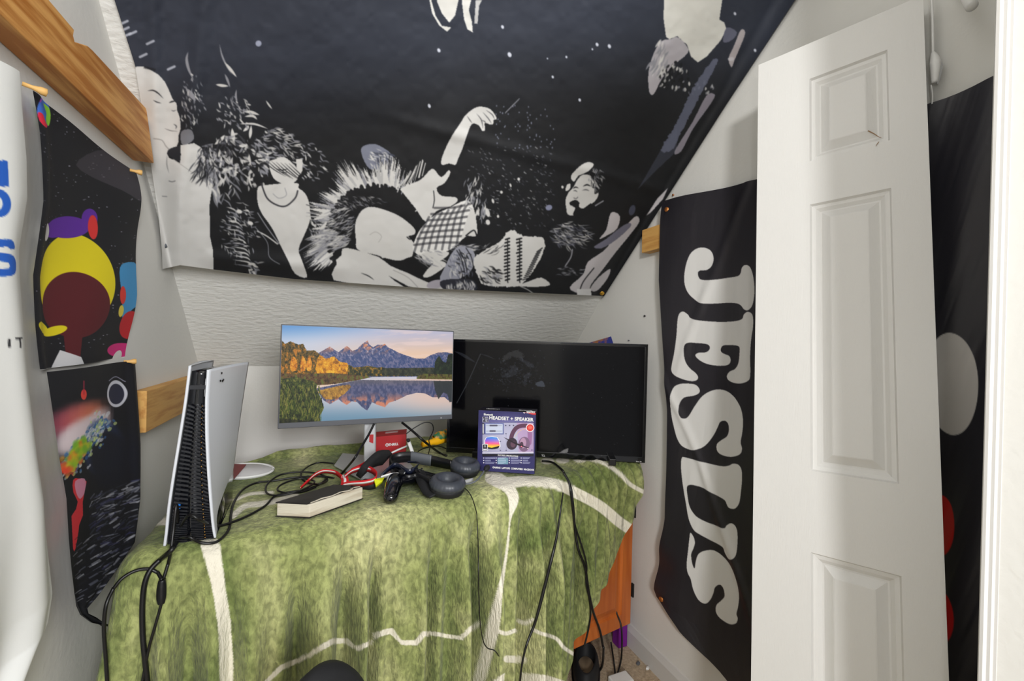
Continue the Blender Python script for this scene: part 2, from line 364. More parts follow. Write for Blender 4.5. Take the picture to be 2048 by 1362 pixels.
# ================================================================== TAPESTRY
def tapestry_art():
    c = Canvas(150, -260, 1800, 620, 1.0, (42, 47, 60))
    WH = (208, 207, 204); GR = (142, 143, 150); DK = (10, 11, 15)
    r = random.Random(3)
    def streaks(n, cx, cy, rx, ry, L, w, ang, da, cols=(WH, GR)):
        for _ in range(n):
            a = r.uniform(0, 6.28); q = math.sqrt(r.random()); x = cx+rx*q*math.cos(a); y = cy+ry*q*math.sin(a)
            t = ang+r.uniform(-da, da); l = L*r.uniform(.4, 1.2); k = r.uniform(-.5, .5)
            c.line([(x, y), (x+l*.5*math.cos(t)-k*l*.3*math.sin(t), y+l*.5*math.sin(t)+k*l*.3*math.cos(t)), (x+l*math.cos(t), y+l*math.sin(t))], w*r.uniform(.5, 1.2), r.choice(cols), 3, r.uniform(.6, 1), True)
    # dark crowd area
    gy, gx = np.mgrid[0:c.h, 0:c.w]; gy = gy-260; gx = gx+150; dk_ = sm(60, 300, gy-40*np.sin(gx/260.))*.68*sm(250, 420, gx+gy*.3); c.a *= (1-dk_)[..., None]
    # man on the left
    c.tr(200, 60, 3.405)
    c.poly([(150, 300), (232, 262), (250, 248), (300, 250), (350, 275), (400, 305), (440, 350), (470, 410), (495, 470), (522, 502), (525, 545), (545, 600), (550, 670), (535, 720), (535, 760), (520, 800), (470, 812), (455, 840), (470, 870), (545, 905), (548, 785), (640, 770), (690, 800), (720, 870), (745, 960), (770, 1030), (760, 1100), (745, 1200), (750, 1330), (748, 1400), (770, 1500), (775, 1700), (-100, 1700), (-100, 300)], WH, 0)
    c.poly([(470, 812), (535, 790), (548, 800), (545, 895), (500, 875), (462, 845)], (30, 31, 38), 4)
    c.poly([(555, 690), (620, 680), (640, 740), (600, 775), (555, 775)], GR, 4, .8)
    c.line([(325, 415), (360, 411), (395, 430), (430, 465)], 9, (40, 40, 44), taper=True)
    c.line([(362, 478), (390, 492), (416, 498)], 7, (50, 50, 55), taper=True)
    c.line([(470, 497), (490, 488), (512, 486)], 10, (40, 40, 44), taper=True)
    c.line([(485, 545), (500, 552), (520, 545)], 6, (110, 110, 115), taper=True)
    c.line([(440, 670), (480, 685), (525, 690)], 5, (110, 108, 108), taper=True)
    c.line([(500, 640), (520, 655), (515, 675)], 8, (90, 90, 95), taper=True)
    c.line([(365, 740), (420, 750), (448, 790), (470, 812)], 6, (150, 148, 146))
    c.line([(457, 850), (455, 915), (470, 975)], 7, (140, 140, 140), taper=True)
    c.line([(500, 880), (620, 965), (745, 1055)], 4, (165, 163, 160))
    c.line([(470, 1028), (490, 1034), (512, 1028)], 5, (90, 90, 95)); c.line([(425, 1132), (455, 1134)], 5, (110, 110, 115), 0)
    for x in range(300, 380, 9): c.line([(x, 258+.22*(x-290)), (x+6, 246+.25*(x-290))], 5, DK, 0)
    # woman with flying hair
    for p, w, k in [([(600, 150), (590, 200), (605, 270), (638, 340)], 20, GR), ([(815, 100), (830, 170), (860, 240), (895, 300)], 12, GR), ([(850, 220), (890, 270), (930, 320)], 20, WH), ([(850, 300), (868, 340), (885, 390)], 16, GR), ([(790, 372), (830, 378), (875, 382)], 20, WH), ([(1130, 480), (1150, 510), (1172, 538)], 12, WH), ([(980, 555), (1030, 560), (1085, 578)], 22, WH), ([(985, 590), (1040, 585), (1070, 610)], 18, WH), ([(950, 640), (1050, 640), (1142, 672)], 14, WH), ([(590, 400), (620, 440), (650, 480)], 34, GR), ([(930, 405), (925, 450), (935, 500)], 14, GR), ([(780, 780), (820, 750), (850, 715)], 26, WH), ([(900, 670), (905, 720), (915, 760)], 28, WH), ([(975, 690), (1000, 670), (1010, 650)], 22, WH), ([(1030, 650), (1025, 700), (1020, 740)], 22, WH), ([(815, 840), (820, 930), (810, 980), (850, 1050)], 24, GR)]:
        c.line(p, w, k, 5, 1, True)
    streaks(70, 620, 480, 90, 190, 34, 9, 1.2, .5); streaks(60, 900, 560, 120, 120, 45, 10, 1.0, .7)
    streaks(110, 900, 860, 260, 150, 85, 19, .9, 1.2); streaks(70, 900, 840, 240, 140, 90, 12, 1.3, .8, (DK, (60, 61, 68))); streaks(70, 820, 980, 130, 170, 95, 15, 1.4, .7); streaks(60, 1000, 950, 200, 120, 40, 20, .8, 1.4, (WH, DK))
    streaks(90, 1180, 780, 150, 110, 60, 11, .4, .6); streaks(70, 1400, 900, 130, 130, 45, 10, .8, .8)
    streaks(70, 720, 900, 70, 120, 90, 8, 1.9, .5, (DK, (60, 62, 70)))
    c.poly([(1150, 905), (1190, 880), (1250, 865), (1310, 905), (1348, 960), (1342, 1020), (1290, 1052), (1230, 1042), (1175, 1000)], WH, 4)
    c.poly([(1335, 880), (1380, 880), (1378, 960), (1345, 1005)], WH, 0)
    c.line([(1205, 945), (1240, 955), (1280, 945)], 7, DK, taper=True); c.line([(1225, 962), (1250, 972), (1282, 968)], 5, DK, taper=True)
    c.tr(300, 250, 3.413)
    c.poly([(735, 430), (790, 410), (1000, 395), (1015, 430), (1055, 462), (1086, 530), (1092, 650), (1050, 760), (1015, 850), (1040, 930), (1072, 1040), (990, 1015), (940, 920), (890, 820), (830, 700), (760, 600), (733, 520)], WH, 3)
    c.line([(760, 400), (800, 500), (870, 548), (930, 552), (990, 500), (1008, 450)], 10, (50, 50, 56)); c.line([(840, 470), (880, 500), (930, 480), (920, 430)], 4, GR)
    for k in range(7):
        x = 830+k*30; c.line([(x-60, 240+k*4), (x+10, 300+k*5), (x+90+r.uniform(-20, 30), 350+k*9)], 5, DK, 4, 1, True)
    for k in range(14):
        c.line([(520+k*4, 560+k*30), (570+k*8, 575+k*30), (610+k*7, 610+k*29)], 10, r.choice((WH, GR)), 4, .9, True)
    streaks(90, 600, 720, 130, 200, 50, 9, .7, .9); streaks(20, 690, 960, 40, 50, 50, 16, .5, .8)
    c.line([(735, 600), (800, 700), (880, 810)], 7, GR); c.line([(735, 725), (800, 760), (870, 812)], 9, WH); c.line([(720, 700), (800, 800), (815, 900), (885, 950)], 5, GR)
    c.line([(1086, 560), (1100, 650), (1160, 740)], 8, WH); c.line([(1015, 862), (1100, 810), (1200, 772)], 6, GR); c.ell(610, 590, 20, 13, WH, .4); c.ell(685, 670, 20, 13, WH, .4); c.ell(1165, 748, 18, 12, WH)
    streaks(26, 1110, 700, 50, 60, 45, 8, .9, .5)
    # mohawk: spikes, dark band, head
    cx, cy = 1530, 760
    c.poly([(1440, 165), (1520, 128), (1600, 160), (1655, 215), (1640, 300), (1500, 300)], (120, 124, 140), 5); streaks(50, 1560, 220, 80, 60, 60, 10, .7, .5, (WH, (60, 64, 78)))
    for k in range(330):
        a = math.radians(r.uniform(-205, -28)); ro = (430 if a < -1.0 else 455)*(1+.10*math.sin(a*9)+r.uniform(-.12, .12)); ri = r.uniform(255, 330)
        ax, ay = 1.0, 1.12
        lean = -.12
        x0, y0 = cx+ri*math.cos(a)*ax, cy+ri*math.sin(a)*ay; x1, y1 = cx+ro*math.cos(a+lean)*ax, cy+ro*math.sin(a+lean)*ay
        hw = r.uniform(7, 15); tx, ty = -math.sin(a)*hw, math.cos(a)*hw; c.poly([(x0-tx, y0-ty), (x0+tx, y0+ty), ((x0+x1)/2+tx*.8, (y0+y1)/2+ty*.8), (x1, y1), ((x0+x1)/2-tx*.8, (y0+y1)/2-ty*.8)], r.choice((WH, WH, WH, (180, 180, 180), GR)))
        if k % 3 == 0: c.line([(x0*.4+x1*.6, y0*.4+y1*.6), (x1+6, y1)], 5, DK, 0, .8)
    for k in range(420):
        a = math.radians(r.uniform(-212, -22)); ro = r.uniform(270, 335)*(1 if a < -1 else 1.05); ri = r.uniform(180, 230)
        c.line([(cx+ri*math.cos(a), cy+ri*math.sin(a)*1.05), (cx+ro*math.cos(a-.06), cy+ro*math.sin(a-.06)*1.08)], 16, DK, 0)
    streaks(150, 1300, 660, 110, 130, 70, 6, 2.7, .5); streaks(160, 1260, 780, 120, 60, 90, 8, 2.9, .35); streaks(60, 1420, 520, 160, 40, 40, 4, .6, .5)
    c.poly([(1410, 640), (1450, 580), (1510, 558), (1600, 578), (1700, 620), (1780, 680), (1812, 720), (1802, 748), (1765, 760), (1790, 790), (1812, 830), (1797, 870), (1780, 905), (1700, 925), (1600, 915), (1560, 892), (1420, 852), (1405, 780), (1400, 700)], WH, 4)
    c.line([(1500, 750), (1540, 730), (1580, 760), (1560, 800)], 4, (175, 173, 170)); c.line([(1755, 765), (1775, 780), (1800, 770)], 7, DK)
    c.poly([(1255, 1060), (1256, 980), (1275, 950), (1270, 920), (1305, 890), (1310, 850), (1335, 840), (1400, 850), (1560, 900), (1640, 960), (1760, 1010), (1900, 1075), (2010, 1090), (2020, 1125), (1850, 1125), (1500, 1095)], WH, 2)
    c.poly([(1590, 908), (1700, 928), (1790, 900), (1850, 960), (1960, 1060), (1880, 1050), (1700, 985)], DK, 3)
    c.line([(1440, 1010), (1490, 1030), (1530, 1058)], 6, DK, taper=True); c.line([(1660, 990), (1760, 1040), (1830, 1110)], 4, (150, 148, 148)); c.ell(1950, 1088, 62, 30, (170, 165, 175), -.2)
    c.poly([(1630, 1030), (1760, 1100), (1830, 1118), (1740, 1108)], DK, 2)
    # right half of the crowd
    c.tr(750, 200, 3.243)
    c.poly([(350, 460), (382, 448), (430, 500), (478, 455), (487, 480), (450, 540), (400, 570), (430, 620), (520, 630), (535, 655), (490, 690), (400, 720), (330, 790), (260, 700), (180, 600), (170, 570), (290, 520)], WH, 3)
    c.line([(380, 590), (385, 650), (375, 700)], 5, DK, 3)
    for k in range(40): c.line([(150+k*4, 570-k*2), (210+k*3, 520-k*3+r.uniform(-40, 10))], 6, r.choice((WH, DK)), 0)
    c.poly([(428, 400), (450, 330), (500, 230), (560, 140), (585, 100), (640, 55), (690, 43), (750, 60), (785, 108), (786, 126), (770, 130), (765, 158), (742, 158), (712, 150), (715, 195), (695, 200), (672, 165), (630, 155), (600, 220), (570, 310), (540, 380), (522, 420), (480, 412), (440, 422)], WH, 3)
    for p in ([(660, 90), (690, 130), (700, 185)], [(700, 80), (735, 120), (755, 152)], [(720, 65), (760, 95), (775, 125)], [(598, 105), (615, 130), (630, 150)], [(690, 130), (712, 140), (714, 150)]): c.line(p, 5, (60, 60, 66), taper=True)
    # plaid shirt
    c.poly([(245, 970), (262, 900), (300, 830), (380, 750), (480, 700), (590, 650), (640, 700), (620, 770), (570, 900), (480, 975), (400, 990), (300, 1010)], (228, 227, 224), 3)
    for k in range(7):
        c.line([(255+k*45, 985-k*4), (290+k*46, 880-k*22), (350+k*42, 760-k*15)], 15, (40, 41, 48), 5, .55)
    for k in range(7): c.line([(255+k*22, 940-k*40), (400+k*18, 925-k*38), (560+k*10, 925-k*42)], 15, (22, 22, 28), 5, .55)
    c.poly([(560, 900), (600, 760), (640, 700), (665, 860), (640, 885), (600, 880)], WH, 3); c.line([(590, 880), (640, 845), (660, 880)], 8, DK)
    c.poly([(300, 1010), (330, 990), (480, 985), (430, 1040), (340, 1060)], WH, 3); c.poly([(390, 1050), (450, 1050), (455, 1080), (360, 1145), (310, 1140)], WH, 3)
    streaks(40, 330, 1010, 80, 50, 80, 8, .5, .4); streaks(60, 560, 960, 90, 20, 60, 5, 0, .4)
    c.poly([(420, 1165), (455, 1080), (500, 990), (560, 945), (640, 985), (645, 1060), (600, 1130), (500, 1175)], (150, 152, 164), 4); streaks(90, 560, 1060, 90, 80, 50, 7, .9, .9, (WH, DK, (90, 94, 108)))
    for p in ([(530, 975), (560, 1030), (580, 1110)], [(545, 970), (575, 1025), (597, 1100)], [(590, 960), (625, 1020), (640, 1090)]): c.line(p, 5, DK)
    c.poly([(420, 1180), (520, 1160), (640, 1170), (650, 1240), (470, 1240)], (40, 42, 52), 3); streaks(70, 560, 1200, 100, 40, 40, 8, 1.4, .4, (WH, GR))
    # white laced top
    c.poly([(645, 1080), (655, 1010), (800, 925), (880, 840), (960, 880), (1080, 890), (1102, 950), (1072, 1040), (1010, 1130), (940, 1203), (830, 1212), (720, 1203), (680, 1170)], WH, 3, 1, 5)
    for k in range(13):
        for X in (858, 936): c.line([(X-14+r.uniform(-4, 4), 905+k*22), (X+14, 897+k*22)], 10, DK, 0); c.line([(X, 900+k*22), (X+4, 920+k*22)], 6, DK, 0)
    for k in range(14): c.line([(1085-k*7, 960+k*15), (1050-k*7, 985+k*14)], 6, DK, 0)
    streaks(50, 740, 1130, 70, 60, 50, 9, .6, .5, (DK, GR)); streaks(30, 720, 980, 90, 30, 60, 5, -.5, .2, (DK, WH))
    c.poly([(935, 1205), (1000, 1175), (1080, 1152), (1137, 1200), (1040, 1212)], WH, 3); c.line([(935, 1205), (990, 1230), (1030, 1258)], 5, WH)
    # bearded man
    c.poly([(1270, 500), (1290, 465), (1340, 420), (1385, 402), (1420, 420), (1380, 465), (1320, 492), (1290, 530)], WH, 3); c.poly([(1235, 590), (1245, 550), (1268, 545), (1262, 580)], WH, 3)
    c.poly([(1290, 560), (1310, 520), (1345, 485), (1395, 490), (1425, 540), (1425, 610), (1450, 600), (1440, 640), (1400, 680), (1350, 720), (1300, 748), (1250, 742), (1240, 700), (1235, 650), (1255, 600)], WH, 3)
    c.poly([(1262, 665), (1300, 648), (1325, 665), (1322, 690), (1350, 705), (1400, 670), (1410, 700), (1380, 745), (1310, 770), (1285, 740), (1300, 700), (1275, 690)], DK, 3); c.ell(1268, 698, 20, 14, WH)
    c.line([(1350, 560), (1375, 550), (1400, 560)], 9, DK, taper=True); c.line([(1285, 575), (1300, 565), (1320, 572)], 8, DK, taper=True); c.line([(1345, 585), (1370, 582), (1390, 590)], 6, (70, 70, 75), taper=True); c.line([(1285, 590), (1300, 588), (1312, 596)], 6, (70, 70, 75), taper=True); c.line([(1290, 635), (1305, 640), (1315, 630)], 5, (90, 90, 95)); c.ell(1400, 652, 9, 11, WH)
    streaks(70, 1430, 500, 45, 70, 40, 6, 1.0, .5, (GR, WH, DK)); streaks(150, 1250, 870, 130, 80, 60, 7, .4, .6, (GR, WH, (80, 82, 95))); c.line([(1430, 685), (1480, 655)], 9, GR, 0); c.line([(1235, 1075), (1270, 1020), (1280, 970)], 9, GR)
    streaks(25, 1230, 1110, 110, 30, 40, 6, .1, .2, (GR,))
    # hands at the right edge
    SK = (196, 192, 196)
    c.poly([(1262, 1215), (1350, 1130), (1380, 1050), (1480, 980), (1560, 890), (1640, 800), (1695, 752), (1715, 790), (1650, 880), (1560, 990), (1470, 1110), (1400, 1200), (1385, 1260), (1320, 1255)], SK, 3)
    c.poly([(1420, 952), (1500, 900), (1600, 820), (1652, 798), (1655, 825), (1560, 910), (1470, 962)], (112, 112, 130), 3); c.poly([(1455, 900), (1500, 840), (1530, 730), (1588, 752), (1570, 835), (1500, 882)], SK, 3)
    c.poly([(1395, 1225), (1450, 1150), (1525, 1095), (1510, 1155), (1440, 1238)], SK, 3); c.line([(1325, 1250), (1350, 1180), (1420, 1090)], 6, DK); c.ell(1668, 715, 20, 35, (70, 74, 92), .3)
    c.poly([(1700, 585), (1740, 520), (1850, 330), (1960, 180), (1960, 330), (1800, 480)], (70, 74, 90), 0, .6)
    c.poly([(1760, 750), (1830, 640), (1900, 570), (1870, 640), (1790, 730)], SK, 0)
    for _ in range(240):
        x = r.uniform(600, 1160); y = r.uniform(300, 830); c.line([(x, y), (x+r.uniform(4, 14), y+r.uniform(2, 12))], r.uniform(2, 5), r.choice((WH, GR, (90, 92, 104))), 0, .8)
    for x, y, a_, b_ in [(932, 513, 9, 10), (820, 598, 9, 10), (879, 553, 6, 13), (765, 655, 8, 16), (730, 730, 14, 30), (732, 793, 14, 18), (1128, 698, 22, 18), (1216, 565, 8, 10), (352, 38, 8, 14), (798, 755, 8, 10)]: c.ell(x, y, a_, b_, WH if a_ != 22 else (130, 134, 160), -.3)
    for k in range(10): c.line([(845+k*9, 85-k*9), (855+k*9, 72-k*9)], 5, GR, 0)
    streaks(40, 640, 560, 60, 90, 60, 8, 1.7, .4); streaks(20, 690, 680, 40, 80, 60, 12, 1.7, .3, (WH, GR))
    # top of the cloth
    c.tr(800, 0, 2.56)
    c.poly([(1355, -500), (1350, 100), (1362, 190), (1380, 200), (1420, 185), (1470, 230), (1490, 290), (1525, 320), (1570, 290), (1640, 210), (1672, 150), (1660, 115), (1635, 100), (1650, 0), (1670, -500)], (214, 213, 206), 0)
    c.poly([(1385, 200), (1340, 210), (1300, 270), (1272, 370), (1276, 470), (1300, 482), (1340, 405), (1400, 335), (1475, 270), (1460, 225), (1420, 190)], (176, 172, 178), 3); streaks(40, 1340, 300, 40, 100, 60, 10, 2.0, .3, (WH, GR)); streaks(70, 1400, 380, 80, 70, 26, 12, 1.8, .5, (DK, DK, WH)); streaks(20, 1520, 440, 90, 40, 20, 10, 1.8, .5, (WH, GR))
    c.poly([(1745, 152), (1768, 168), (1742, 240), (1712, 310), (1698, 345), (1682, 300), (1712, 230)], (176, 168, 170), 3); c.poly([(1672, 140), (1725, 165), (1700, 205), (1655, 215)], (96, 98, 116), 3); c.ell(1695, 302, 16, 10, SK)
    c.poly([(1335, 768), (1420, 620), (1500, 450), (1600, 308), (1628, 318), (1540, 480), (1430, 700), (1390, 768)], (98, 102, 122), 3, .9, 6); c.poly([(1405, 775), (1500, 620), (1568, 490), (1612, 484), (1592, 530), (1500, 660), (1440, 775)], (150, 144, 156), 3, .9)
    c.tr(750, 200, 3.243)
    c.tr(800, 0, 2.56); W2 = (222, 221, 216)
    c.poly([(130, -300), (150, 0), (165, 70), (200, 130), (240, 162), (262, 140), (215, 132), (182, 80), (160, 0), (165, -300)], W2, 0); c.poly([(180, -300), (190, 10), (215, 70), (252, 116), (282, 80), (300, 0), (330, -300)], W2, 0)
    c.poly([(320, -100), (318, 20), (328, 100), (345, 150), (373, 166), (368, 110), (352, 50), (365, 0), (365, -100)], W2, 0); c.poly([(388, 0), (380, 120), (397, 122), (405, 30), (420, 0)], (190, 190, 190), 0)
    for x, y, q in [(199, 258, 10), (561, 280, 12), (525, 138, 9), (1009, 228, 9), (1072, 237, 10), (852, 292, 6), (782, 394, 7), (920, 512, 8), (755, 300, 4), (985, 252, 5), (150, 543, 9), (1818, 258, 8), (1715, 70, 8)]: c.ell(x, y, q*.8, q*1.1, (200, 204, 216), -.4)
    for _ in range(60):
        x = r.uniform(480, 800); y = r.uniform(540, 760); c.ell(x, y, 3, 4, (120, 124, 140))
    c.tr(0, 0, 1); c.ell(517, 87, 6, 6, (150, 156, 176)); 
    for x, y in [(250, 58), (265, 66), (254, 70), (248, 45), (300, 85), (286, 111), (342, 136)]: c.line([(x-6, y+3), (x+7, y-3)], 5, (190, 194, 206), 0, .8)
    c.poly([(1154, 578), (1182, 578), (1183, 592), (1154, 592)], (226, 226, 226))
    c.blur(1)
    return c
tc_ = tapestry_art()
nu, nv = 980, 620
U, V = np.meshgrid(np.linspace(0, 1, nu), np.linspace(0, 1, nv))
yl_, = pl([(0, -215), (1, 538)], V)
xl_, = pl([(-215, 150), (0, 229), (130, 270), (330, 302), (430, 317), (505, 324), (538, 325)], yl_)
yr_, = pl([(0, -150), (.6, 300), (1, 592)], V)
xr_, = pl([(-150, 1700), (0, 1590), (200, 1458), (400, 1330), (592, 1208)], yr_)
sag = np.interp(U, [0, .04, .12, .3, .6, 1], [0, -10, -5, 4, 6, 0])*V**6
PX = xl_+(xr_-xl_)*U; PY = yl_+(yr_-yl_)*U+sag
D = (PX[..., None]-1024)/F*RX-(PY[..., None]-681)/F*UX+FX
ns = np.array([0, 1, 1.])/math.sqrt(2)      # slope plane: y+z = YB+ZK
off = .018+.034*sm(.55, 1, V)*sm(0, .05, U)*sm(1, .93, U)+.012*np.sin(PX*.011+1)*np.cos(PY*.008)+.05*sm(900, 1590, PX)*sm(600, 0, PY)
off += .010*np.exp(-((PX-345-(538-PY)*.12)/20)**2)+.008*np.exp(-((PX-305-(PY)*.02)/16)**2)*sm(560, 200, PY)
off += .006*np.exp(-((PY-(235+.27*(PX-1100)+85))/14)**2)*sm(700, 900, PX)+.008*np.exp(-((PY-515-(PX-400)*.075)/16)**2)*sm(380, 450, PX)*sm(760, 600, PX)
off += (fbm(PX/90, PY/90, 8)-.5)*.012
ts = (np.dot(np.array([0, YB, ZK])-O, ns)-off)/(D@ns)
def smin(a, b, k): h = np.clip(.5+.5*(b-a)/k, 0, 1); return b+(a-b)*h-k*h*(1-h)
tl = np.where(D[..., 0] < -.02, (XL+.010)/np.minimum(D[..., 0], -.02), 9); trr = np.where(D[..., 0] > .02, (XR-.012)/np.maximum(D[..., 0], .02), 9)
tcl = np.where(D[..., 2] > .05, (ZC-.02-H)/np.maximum(D[..., 2], .05), 9)
t = smin(smin(ts, tl, .03), trr, .03); t = smin(t, tcl, .03)
Pt = O+D*t[..., None]
o = link('tapestry', grid_mesh(Pt, tc_.sample(PX, PY)), MPRT, None, True)
tag(o, 'large black-and-white cloth tapestry of a rowdy crowd covering the sloped ceiling', 'tapestry')
TAP = o
def tap_pt(x, y, off=.02):
    d = ray(x, y); a = (np.dot(np.array([0, YB, ZK])-O, ns)-off)/(d@ns)
    for X in (XL+.010, XR-.012):
        if d[0]*X > 0: a = min(a, X/d[0])
    return O+d*a
def pin(name, P, n, r, material, label, cat='pin', group=None, hl=.004):
    n = np.array(n, float); n /= np.linalg.norm(n)
    return tag(lathe(name, [(0, -.004), (r*.55, -.004), (r*.5, 0), (r*.6, hl*.5), (r, hl*.8), (r*.95, hl), (0, hl*1.1)], P, n, material, None, 16), label, cat, group)
pin('push_pin', tap_pt(1204, 586, .03), (-.3, -.6, -.5), .010, MGOLD, 'yellow pin through the lower right corner of the crowd tapestry')
pin('push_pin', tap_pt(329, 491, .03), (.6, -.5, -.3), .007, MGREY, 'dull grey pin at the lower left edge of the crowd tapestry')

# ================================================================== POSTERS AND BANNER, LEFT WALL
def wallcloth(name, rows, X, n, disp, canvas, material, parent=None, thick=0):
    """rows: (key 0..1, xl, yl, xr, yr) photo tracing of left/right edges, laid on wall plane X"""
    nu, nv = n; U, V = np.meshgrid(np.linspace(0, 1, nu), np.linspace(0, 1, nv))
    xa, ya, xb, yb_ = pl(rows, V)
    if callable(X): X0 = X
    else: X0 = lambda Y: X+0*Y
    def wp(x, y):
        D = (x[..., None]-1024)/F*RX-(y[..., None]-681)/F*UX+FX
        XX = X0(np.full(x.shape, 1.)); 
        for _ in range(4):
            P = D*(XX/D[..., 0])[..., None]; XX = X0(P[..., 1])
        return O+D*(XX/D[..., 0])[..., None]
    A = wp(xa, ya); B = wp(xb, yb_); P = A+(B-A)*U[..., None]
    px, py = proj(P); P = P.copy(); P[..., 0] = X0(P[..., 1]); P[..., 0] += disp(P[..., 1], P[..., 2], U, V)
    o = link(name, grid_mesh(P, canvas.sample(px, py) if canvas else None), material, parent, True)
    return o
def poster_art():
    c = Canvas(0, 120, 300, 1300, 2.0, (17, 18, 25)); r = random.Random(5)
    for _ in range(230):
        x = r.uniform(60, 275); y = r.uniform(210, 700); c.ell(x, y, r.uniform(.6, 2.4), r.uniform(.5, 1.0), (200, 200, 215), 0, r.uniform(.4, 1))
    c.poly([(150, 330), (215, 300), (270, 350), (275, 400), (240, 380)], (84, 78, 86), 4, .6)
    # small planet
    c.ell(75, 222, 19, 31, (70, 120, 220), -.12); c.poly([(76, 205), (92, 215), (94, 235), (88, 250), (78, 240), (84, 225)], (150, 220, 60), 4); c.poly([(57, 222), (66, 225), (74, 240), (84, 250), (72, 252), (60, 240)], (235, 40, 70), 4); c.line([(62, 200), (75, 193), (86, 200)], 3, (210, 60, 200))
    # plain abstract stand-in: coloured blobs
    YE = (238, 220, 22); MA = (92, 22, 30); PU = (98, 40, 165)
    c.ell(150, 560, 74, 92, YE); c.ell(150, 610, 62, 66, MA); c.poly([(128, 660), (162, 668), (158, 718), (132, 712)], MA, 0)
    c.ell(140, 455, 46, 22, PU); c.ell(110, 460, 26, 16, PU); c.ell(186, 438, 15, 20, PU); c.ell(192, 455, 9, 24, (226, 52, 50)); c.ell(90, 464, 9, 18, (222, 222, 222))
    c.ell(84, 655, 18, 10, YE, .5); c.ell(112, 662, 24, 9, YE, -.3)
    c.poly([(105, 736), (122, 700), (160, 714), (166, 728)], (225, 225, 228))
    c.poly([(234, 545), (246, 526), (280, 532), (280, 600), (262, 620), (245, 640), (238, 600)], (72, 158, 216), 3); c.ell(240, 590, 7, 18, (230, 60, 50)); c.ell(262, 650, 22, 28, (205, 30, 40)); c.ell(250, 700, 30, 14, (222, 40, 130)); c.ell(238, 622, 6, 12, (240, 220, 80))
    c.line([(70, 741), (140, 733), (200, 725), (260, 714)], 3.2, (232, 232, 228))
    # lower sheet
    L = [(74, 742), (260, 718), (264, 1100), (110, 1300), (74, 1300)]
    c.poly(L, (18, 19, 26))
    c.tr(0, 700, 3.405)
    c.ell(490, 305, 24, 36, (235, 72, 60)); c.line([(488, 215), (490, 300)], 14, (190, 40, 70), 0, .6)
    c.ell(765, 298, 64, 92, (214, 216, 226)); c.ell(765, 300, 50, 70, (44, 46, 66)); c.line([(715, 210), (765, 182), (820, 215)], 6, (150, 150, 170))
    def glow(sl): return None
    for k in range(60):
        a = k/60.; x = 300+330*a+r.uniform(-40, 40); y = 520-70*a+r.uniform(-50, 30); c.ell(x, y, 95, 66, (170+70*a, 70+70*a, 100), -.5, .13, 30)
    for k in range(40):
        a = k/40.; c.ell(340+320*a+r.uniform(-20, 20), 640-150*a+r.uniform(-30, 30), 90, 58, (240, 224, 230), -.6, .30, 24)
    c.ell(655, 660, 150, 190, (60, 84, 140), 0, .8, 10); c.ell(710, 730, 160, 205, (16, 18, 32), 0, .95, 25)
    for k in range(420):
        t = r.random(); x = 690-330*t+r.gauss(0, 36); y = 480+330*t+r.gauss(0, 38)
        c.ell(x, y, r.uniform(8, 22), r.uniform(5, 13), r.choice(((222, 226, 234), (150, 172, 190), (60, 110, 170), (214, 232, 150))), -.8, .7)
    for k in range(220):
        t = r.random(); x = 500-150*t+r.gauss(0, 26); y = 640+190*t+r.gauss(0, 18); c.ell(x, y, 24, 16, r.choice(((150, 205, 40), (176, 214, 40), (110, 180, 50), (236, 190, 40), (240, 120, 40))) if t < .75 else r.choice(((245, 120, 40), (240, 70, 50), (250, 180, 60))), -.8, .6, 4)
    c.poly([(400, 900), (470, 880), (540, 900), (520, 1000), (512, 1130), (470, 1240), (440, 1362), (410, 1362), (395, 1140), (430, 1060)], (226, 52, 62), 2)
    c.poly([(430, 900), (520, 880), (530, 960), (480, 1020), (440, 980)], (226, 160, 190), 3, .9)
    c.poly([(350, 900), (390, 850), (415, 870), (400, 960), (455, 1040), (440, 1090), (395, 1140), (410, 1362), (360, 1362), (345, 1000)], (16, 16, 24), 0)
    c.poly([(540, 900), (560, 870), (572, 900), (565, 1362), (455, 1362), (475, 1200), (512, 1130), (505, 1040)], (14, 14, 20), 0)
    for k in range(520):
        x = r.uniform(560, 890); y = r.uniform(900, 1800); yy = y+(-.45)*(x-560)
        c.line([(x, yy+120), (x+r.uniform(20, 70), yy+120-r.uniform(10, 45))], r.uniform(2, 12), r.choice(((120, 124, 140), (64, 68, 84), (28, 30, 40), (28, 30, 40), (196, 198, 206), (60, 60, 104))), 0, .55)
    c.tr(0, 0, 1)
    for k in range(120):
        x = r.uniform(120, 240); y = r.uniform(1080, 1220); c.line([(x, y), (x+14, y-9)], r.uniform(1, 3), r.choice(((110, 114, 130), (30, 32, 40), (170, 172, 180))), 0, .6)
    c.blur(1); return c
pa = poster_art()
MPST = MPRT
XP = XL+.008
rows = [(0, 50, 178, 270, 345), (.16, 60, 262, 274, 395), (.4, 66, 400, 277, 470), (.66, 52, 550, 273, 590), (.85, 62, 655, 264, 660), (1, 72, 740, 257, 716)]
o = wallcloth('poster', rows, XP, (260, 620), lambda Y, Z, U, V: .004*np.sin(U*7+V*5)+.010*np.exp(-((U-.02)/.06)**2)+.005*np.sin(V*11)*U, pa, MPST)
tag(o, 'starry black poster with a yellow and maroon blob design, upper of the two left-wall posters', 'poster')
rows = [(0, 74, 744, 258, 721), (.3, 88, 905, 263, 890), (.5, 103, 1000, 261, 1000), (.66, 107, 1080, 249, 1088), (.8, 112, 1150, 206, 1150), (.88, 115, 1190, 172, 1195), (.93, 120, 1215, 147, 1222), (.955, 128, 1235, 150, 1232), (.975, 150, 1252, 166, 1238), (1, 187, 1259, 193, 1256)]
